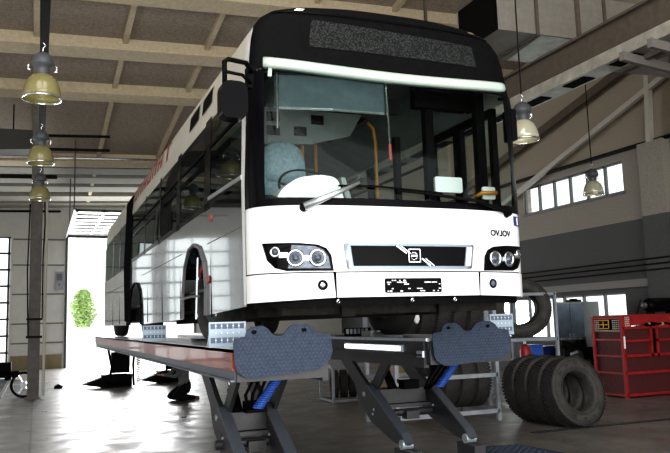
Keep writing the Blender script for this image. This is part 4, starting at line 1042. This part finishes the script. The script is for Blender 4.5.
obj('cap', lathe(nb(), [(0, .05), (.06, .05), (.06, 0)], 16, axis_m((9.15, 6.85, 1.84), (-1, 0, 0))), M['housing'], t, True)
tag(obj('chain', nb_join([lambda b: [lathe(b, [(.018, -.006), (.026, 0), (.018, .006)], 8, axis_m((8.98-.014*i, 6.8, 1.94-.033*i), (0, 1, .5*(i % 2)))) for i in range(9)]]), M['black']), 'dark chain hanging left of the black tank on the red cage', 'chain')
# ------------------------------------------------------------------ locker and clutter by the right wall
lk = thing('metal_locker', 'tall locker with slate blue doors and grey side before the low windows', 'cabinet', (10.8, 11, 0))
A = Vector((10.12, 11.0)); Bq = Vector((10.80, 10.72)); Dq = Vector((11.42, 10.82))
Eq = A+(Dq-Bq)
obj('carcass', prism(nb(), [tuple(A+Vector((0, .01))), tuple(Bq+Vector((0, .01))), tuple(Dq), tuple(Eq)], xy, .05, 2.03), M['cabgrey'], lk)
for i in range(2):
    p = A.lerp(Bq, .5*i+.01); q = A.lerp(Bq, .5*i+.49)
    d = obj('door', prism(nb(), [(p.x, p.y-.012), (q.x, q.y-.012), (q.x, q.y+.004), (p.x, p.y+.004)], xy, .1, 1.98), M['cabblue'], lk)
    h = A.lerp(Bq, .44 if i == 0 else .56); obj('handle', bx(h.x-.012, h.x+.012, h.y-.045, h.y-.012, 1.05, 1.2), M['steel'], d)
obj('plinth', prism(nb(), [tuple(A), tuple(Bq), tuple(Dq), tuple(Eq)], xy, 0, .05), M['black'], lk)
t = thing('black_cap', 'small dark box on top of the metal locker', 'box', (10.7, 11, 2.03)); obj('body', bx(10.6, 10.95, 10.95, 11.15, 2.03, 2.09), M['black'], t); obj('lid', bx(10.68, 10.85, 10.98, 11.1, 2.09, 2.12), M['black'], t)
en = thing('engine_block', 'dark engine assembly between the tyre pile and the red cage', 'engine', (8.1, 8.3, 0))
obj('block', nb_join([lambda b: (box(b, 8.22, 8.87, 8.2, 8.75, .45, .95), box(b, 8.32, 8.72, 8.25, 8.7, .95, 1.12))]), M['black'], en)
obj('pulley', nb_join([lambda b: (lathe(b, [(0, .06), (.15, .06), (.17, 0), (.0, 0)], 20, axis_m((8.37, 8.2, .75), (-.3, -1, 0))), lathe(b, [(0, .05), (.08, .05), (.09, 0), (.0, 0)], 16, axis_m((8.7, 8.2, .6), (-.3, -1, 0))))]), M['rubber'], en, True)
obj('manifold', nb_join([lambda b: [tube(b, [(8.22+.15*i, 8.25, 1.05), (8.12+.15*i, 8.15, 1.16), (7.97+.15*i, 8.15, 1.16)], .04, 8) for i in range(4)]]), M['housing'], en, True)
obj('stand', nb_join([lambda b: [box(b, x, x+.06, y, y+.06, 0, .45) for x in (8.24, 8.79) for y in (8.22, 8.67)]]), M['blue'], en)
obj('bracket', nb_join([lambda b: [bar(b, (8.12, 8.2, .5+.1*i), (8.37, 8.15, .45+.14*i), .05, .05) for i in range(4)]]), M['steel'], en)
t = thing('floor_jack', 'black round-headed jack standing behind the tyre pile', 'jack', (8.0, 8.05, 0))
obj('body', lathe(nb(), [(0, 0), (.2, 0), (.2, .06), (.11, .1), (.1, .7), (.07, .75), (.06, .95)], 20, Matrix.Translation((8.0, 8.05, 0))), M['black'], t, True)
obj('head', lathe(nb(), [(0, 1.12), (.08, 1.11), (.12, 1.06), (.12, .99), (.05, .95), (0, .95)], 20, Matrix.Translation((8.0, 8.05, 0))), M['black'], t, True)
def bin_(x, y, w, h, m, label, z=0):
    t = thing('storage_bin', label, 'bin', (x, y, z), 'blue bins')
    obj('body', prism(nb(), [(x-w/2+.03, z), (x+w/2-.03, z), (x+w/2, z+h), (x-w/2, z+h)], xz, y, y+.4), M[m], t)
    obj('rim', bx(x-w/2-.02, x+w/2+.02, y-.02, y+.42, z+h, z+h+.03), M[m], t)
bin_(8.35, 9.0, .5, .95, 'blue', 'blue bin seen behind the jack and engine'); bin_(6.82, 7.55, .26, .86, 'hose', 'bright blue bin standing inside the taller tyre rack', .2)
t = thing('gas_cylinder', 'red cylinder standing inside the taller tyre rack', 'cylinder', (6.5, 7.5, 0))
obj('bottle', lathe(nb(), [(0, .19), (.1, .19), (.11, .21), (.11, 1.0), (.08, 1.08), (.03, 1.12), (0, 1.12)], 20, Matrix.Translation((6.5, 7.5, 0))), M['red'], t, True)
obj('valve', lathe(nb(), [(0, 1.17), (.03, 1.17), (.03, 1.12), (0, 1.12)], 12, Matrix.Translation((6.5, 7.5, 0))), M['steel'], t)
t = thing('cardboard_box', 'brown cardboard box seen between the right lift arms', 'box', (3.7, 6.9, 0))
obj('carton', bx(3.05, 4.3, 6.75, 7.3, .0, .95), M['cardboard'], t); obj('flap', nb_join([lambda b: bar(b, (3.05, 6.76, .95), (3.05, 6.6, 1.02), .02, .02) and box(b, 3.07, 4.28, 6.735, 6.75, .88, .95)]), M['cardboard'], t)
# floor things
dg = thing('tread_cover', 'diamond tread plate cover lying on the floor at the bottom edge', 'floor plate', (2.75, 2.8, 0))
obj('plate', prism(nb(), [(2.42, 3.24), (3.08, 3.10), (3.2, 2.2), (2.3, 2.2)], xy, .0, .02), M['tread'], dg)
bm = nb()
for j in range(16):
    for i in range(11):
        x = 2.5+i*.055; y = 2.25+j*.055
        if y < 3.2-(x-2.42)*.2: d = 1 if (i+j) % 2 else -1; bar(bm, (x-.014, y-.012*d, .022), (x+.014, y+.012*d, .022), .007, .008)
o = obj('tread_lugs', bm, M['treadtop'], dg)
dc = thing('floor_drain', 'narrow dark drain grating across the floor right of the tyre pile', 'drain', (4.6, 3.8, 0))
obj('grate', bx(3.9, 11.4, 3.82, 3.94, 0, .006), M['black'], dc)
bm = nb()
for i in range(94): box(bm, 3.92+i*.08, 3.955+i*.08, 3.825, 3.935, .006, .012)
obj('slat', bm, M['housing'], dc)
rl = thing('cable_reel', 'black and white wheel-shaped reel leaning behind the steel column', 'reel', (-3.08, 15.4, 0))
obj('rim', lathe(nb(), [(.27, -.03), (.33, -.03), (.33, .03), (.27, .03)], 28, axis_m((-3.08, 15.5, .33), (-.25, -1, 0)), True), M['black'], rl, True)
obj('spoke', nb_join([lambda b: [bar(b, (-3.08, 15.5, .33), (-3.08+.28*math.cos(i*PI/3), 15.5-.07*math.cos(i*PI/3), .33+.28*math.sin(i*PI/3)), .03, .03) for i in range(6)]]), M['chrome'], rl)
obj('hub', lathe(nb(), [(0, .05), (.08, .05), (.08, -.05), (0, -.05)], 16, axis_m((-3.08, 15.5, .33), (-.25, -1, 0))), M['silver'], rl)
gt = thing('floor_pit_grating', 'slatted steel pit grating on the floor at the left edge', 'grating', (-4, 18, 0))
obj('frame', nb_join([lambda b: (box(b, -3.7, -3.6, 15.6, 24.5, 0, .02), box(b, -6.2, -6.1, 15.6, 24.5, 0, .02))]), M['framew'], gt)
obj('slat', nb_join([lambda b: [box(b, -6.1, -3.7, 15.7+i*.3, 15.85+i*.3, 0, .015) for i in range(29)]]), M['housing'], gt)
t = thing('low_jack_beam', 'black low beam jack lying on the floor by the left edge', 'jack', (-3.9, 23.5, 0))
obj('beam', nb_join([lambda b: (bar(b, (-5.4, 23.2, .2), (-3.35, 23.4, .2), .3, .22), box(b, -4.1, -3.6, 23.0, 23.7, .3, .62))]), M['black'], t)
obj('foot', nb_join([lambda b: [box(b, x, x+.2, 23.1, 23.6, 0.02, .12) for x in (-5.2, -3.8)]]), M['black'], t)
tag(obj('floor_scrap', prism(nb(), [(-2.3, 0.0), (-2.1, 0.0), (-2.05, .05), (-2.18, .12), (-2.28, .07)], xz, 18.0, 18.25), M['black']), 'small dark scrap on the pale floor left of the runway end', 'scrap')
# ------------------------------------------------------------------ outside
tr = thing('yard_tree', 'green leafy tree outside beyond the open gate', 'tree', (.7, 60, -.16))
obj('trunk', tube(nb(), [(.7, 60, -.16), (.72, 60, 1.5), (.65, 60, 3.2)], [.09, .08, .05], 10), M['bark'], tr, True)
bm = nb(); r2 = random.Random(5)
for i in range(2600):
    a = r2.random()*2*PI; h = r2.random(); rad = (1.1*math.sin(PI*(.12+.84*h))**.7)*math.sqrt(r2.random())*(.8+.3*math.sin(a*3+h*7))
    p = Vector((.75+rad*math.cos(a), 60+rad*math.sin(a), 1.9+3.1*h)); n = Vector((r2.uniform(-1, 1), r2.uniform(-1, 1), r2.uniform(-1, 1))).normalized(); x, y = frame_of(n); s = .13
    bm.faces.new([bm.verts.new(p+x*s), bm.verts.new(p+y*s*.6), bm.verts.new(p-x*s), bm.verts.new(p-y*s*.6)])
obj('foliage', bm, M['leaf'], tr)

# ------------------------------------------------------------------ light
w = bpy.data.worlds.new('sky'); bpy.context.scene.world = w; w.use_nodes = True
bg = w.node_tree.nodes['Background']; bg.inputs['Color'].default_value = (.96, .98, 1., 1); bg.inputs['Strength'].default_value = 1.7
def area(name, loc, target, sx, sy, power, col=(1, 1, 1)):
    l = bpy.data.lights.new(name, 'AREA'); l.shape = 'RECTANGLE'; l.size = sx; l.size_y = sy; l.energy = power; l.color = col
    o = bpy.data.objects.new(name, l); C.objects.link(o); o.location = loc
    o.rotation_euler = (Vector(target)-Vector(loc)).to_track_quat('-Z', 'Y').to_euler(); return o
sun = bpy.data.lights.new('sun', 'SUN'); sun.energy = 3.5; sun.angle = .02; so = bpy.data.objects.new('sun', sun); C.objects.link(so); so.rotation_euler = (math.radians(-48), math.radians(-8), 0)
area('gate_daylight', (1.3, YB+.4, 3.2), (0.0, 10, 0.5), 5.6, 5.6, 1300)
area('ceiling_fill', (0, YF-3, .3), (0, 6, 9), 16, 6, 1500, (1, .97, .92))  # added lamp aimed up to brighten the ceiling
area('overhead_fill', (-3, -3, 9.5), (-1, 6, 0), 8, 5, 450, (1, .97, .92))  # added fill lamp under the closed roof, no opening above it
area('front_fill', (-2, YF+.3, 4), (0, 3, 3), 14, 7, 520, (1, .99, .96))  # added unseen fill lamp lighting the hall from behind the camera

# ------------------------------------------------------------------ camera
cam = bpy.data.cameras.new('camera'); co = bpy.data.objects.new('camera', cam); C.objects.link(co)
F = 735.551; yaw, pitch, roll = 0.38567, 0.12924, -0.02969
cy, sy, cp, sp = math.cos(yaw), math.sin(yaw), math.cos(pitch), math.sin(pitch)
fw = Vector((sy*cp, cy*cp, sp)); r0 = Vector((cy, -sy, 0)); u0 = r0.cross(fw)
rt = r0*math.cos(roll)+u0*math.sin(roll); up_ = -r0*math.sin(roll)+u0*math.cos(roll)
mx = Matrix((rt, up_, -fw)).transposed().to_4x4(); mx.translation = Vector((-2.7980, -5.2402, 1.6769)); co.matrix_world = mx
cam.sensor_width = 36; cam.sensor_fit = 'HORIZONTAL'; cam.lens = F/670*36; cam.clip_end = 400
S = bpy.context.scene; S.camera = co
S.view_settings.view_transform = 'Standard'; S.view_settings.look = 'Medium High Contrast'; S.view_settings.exposure = 0; S.view_settings.gamma = 1
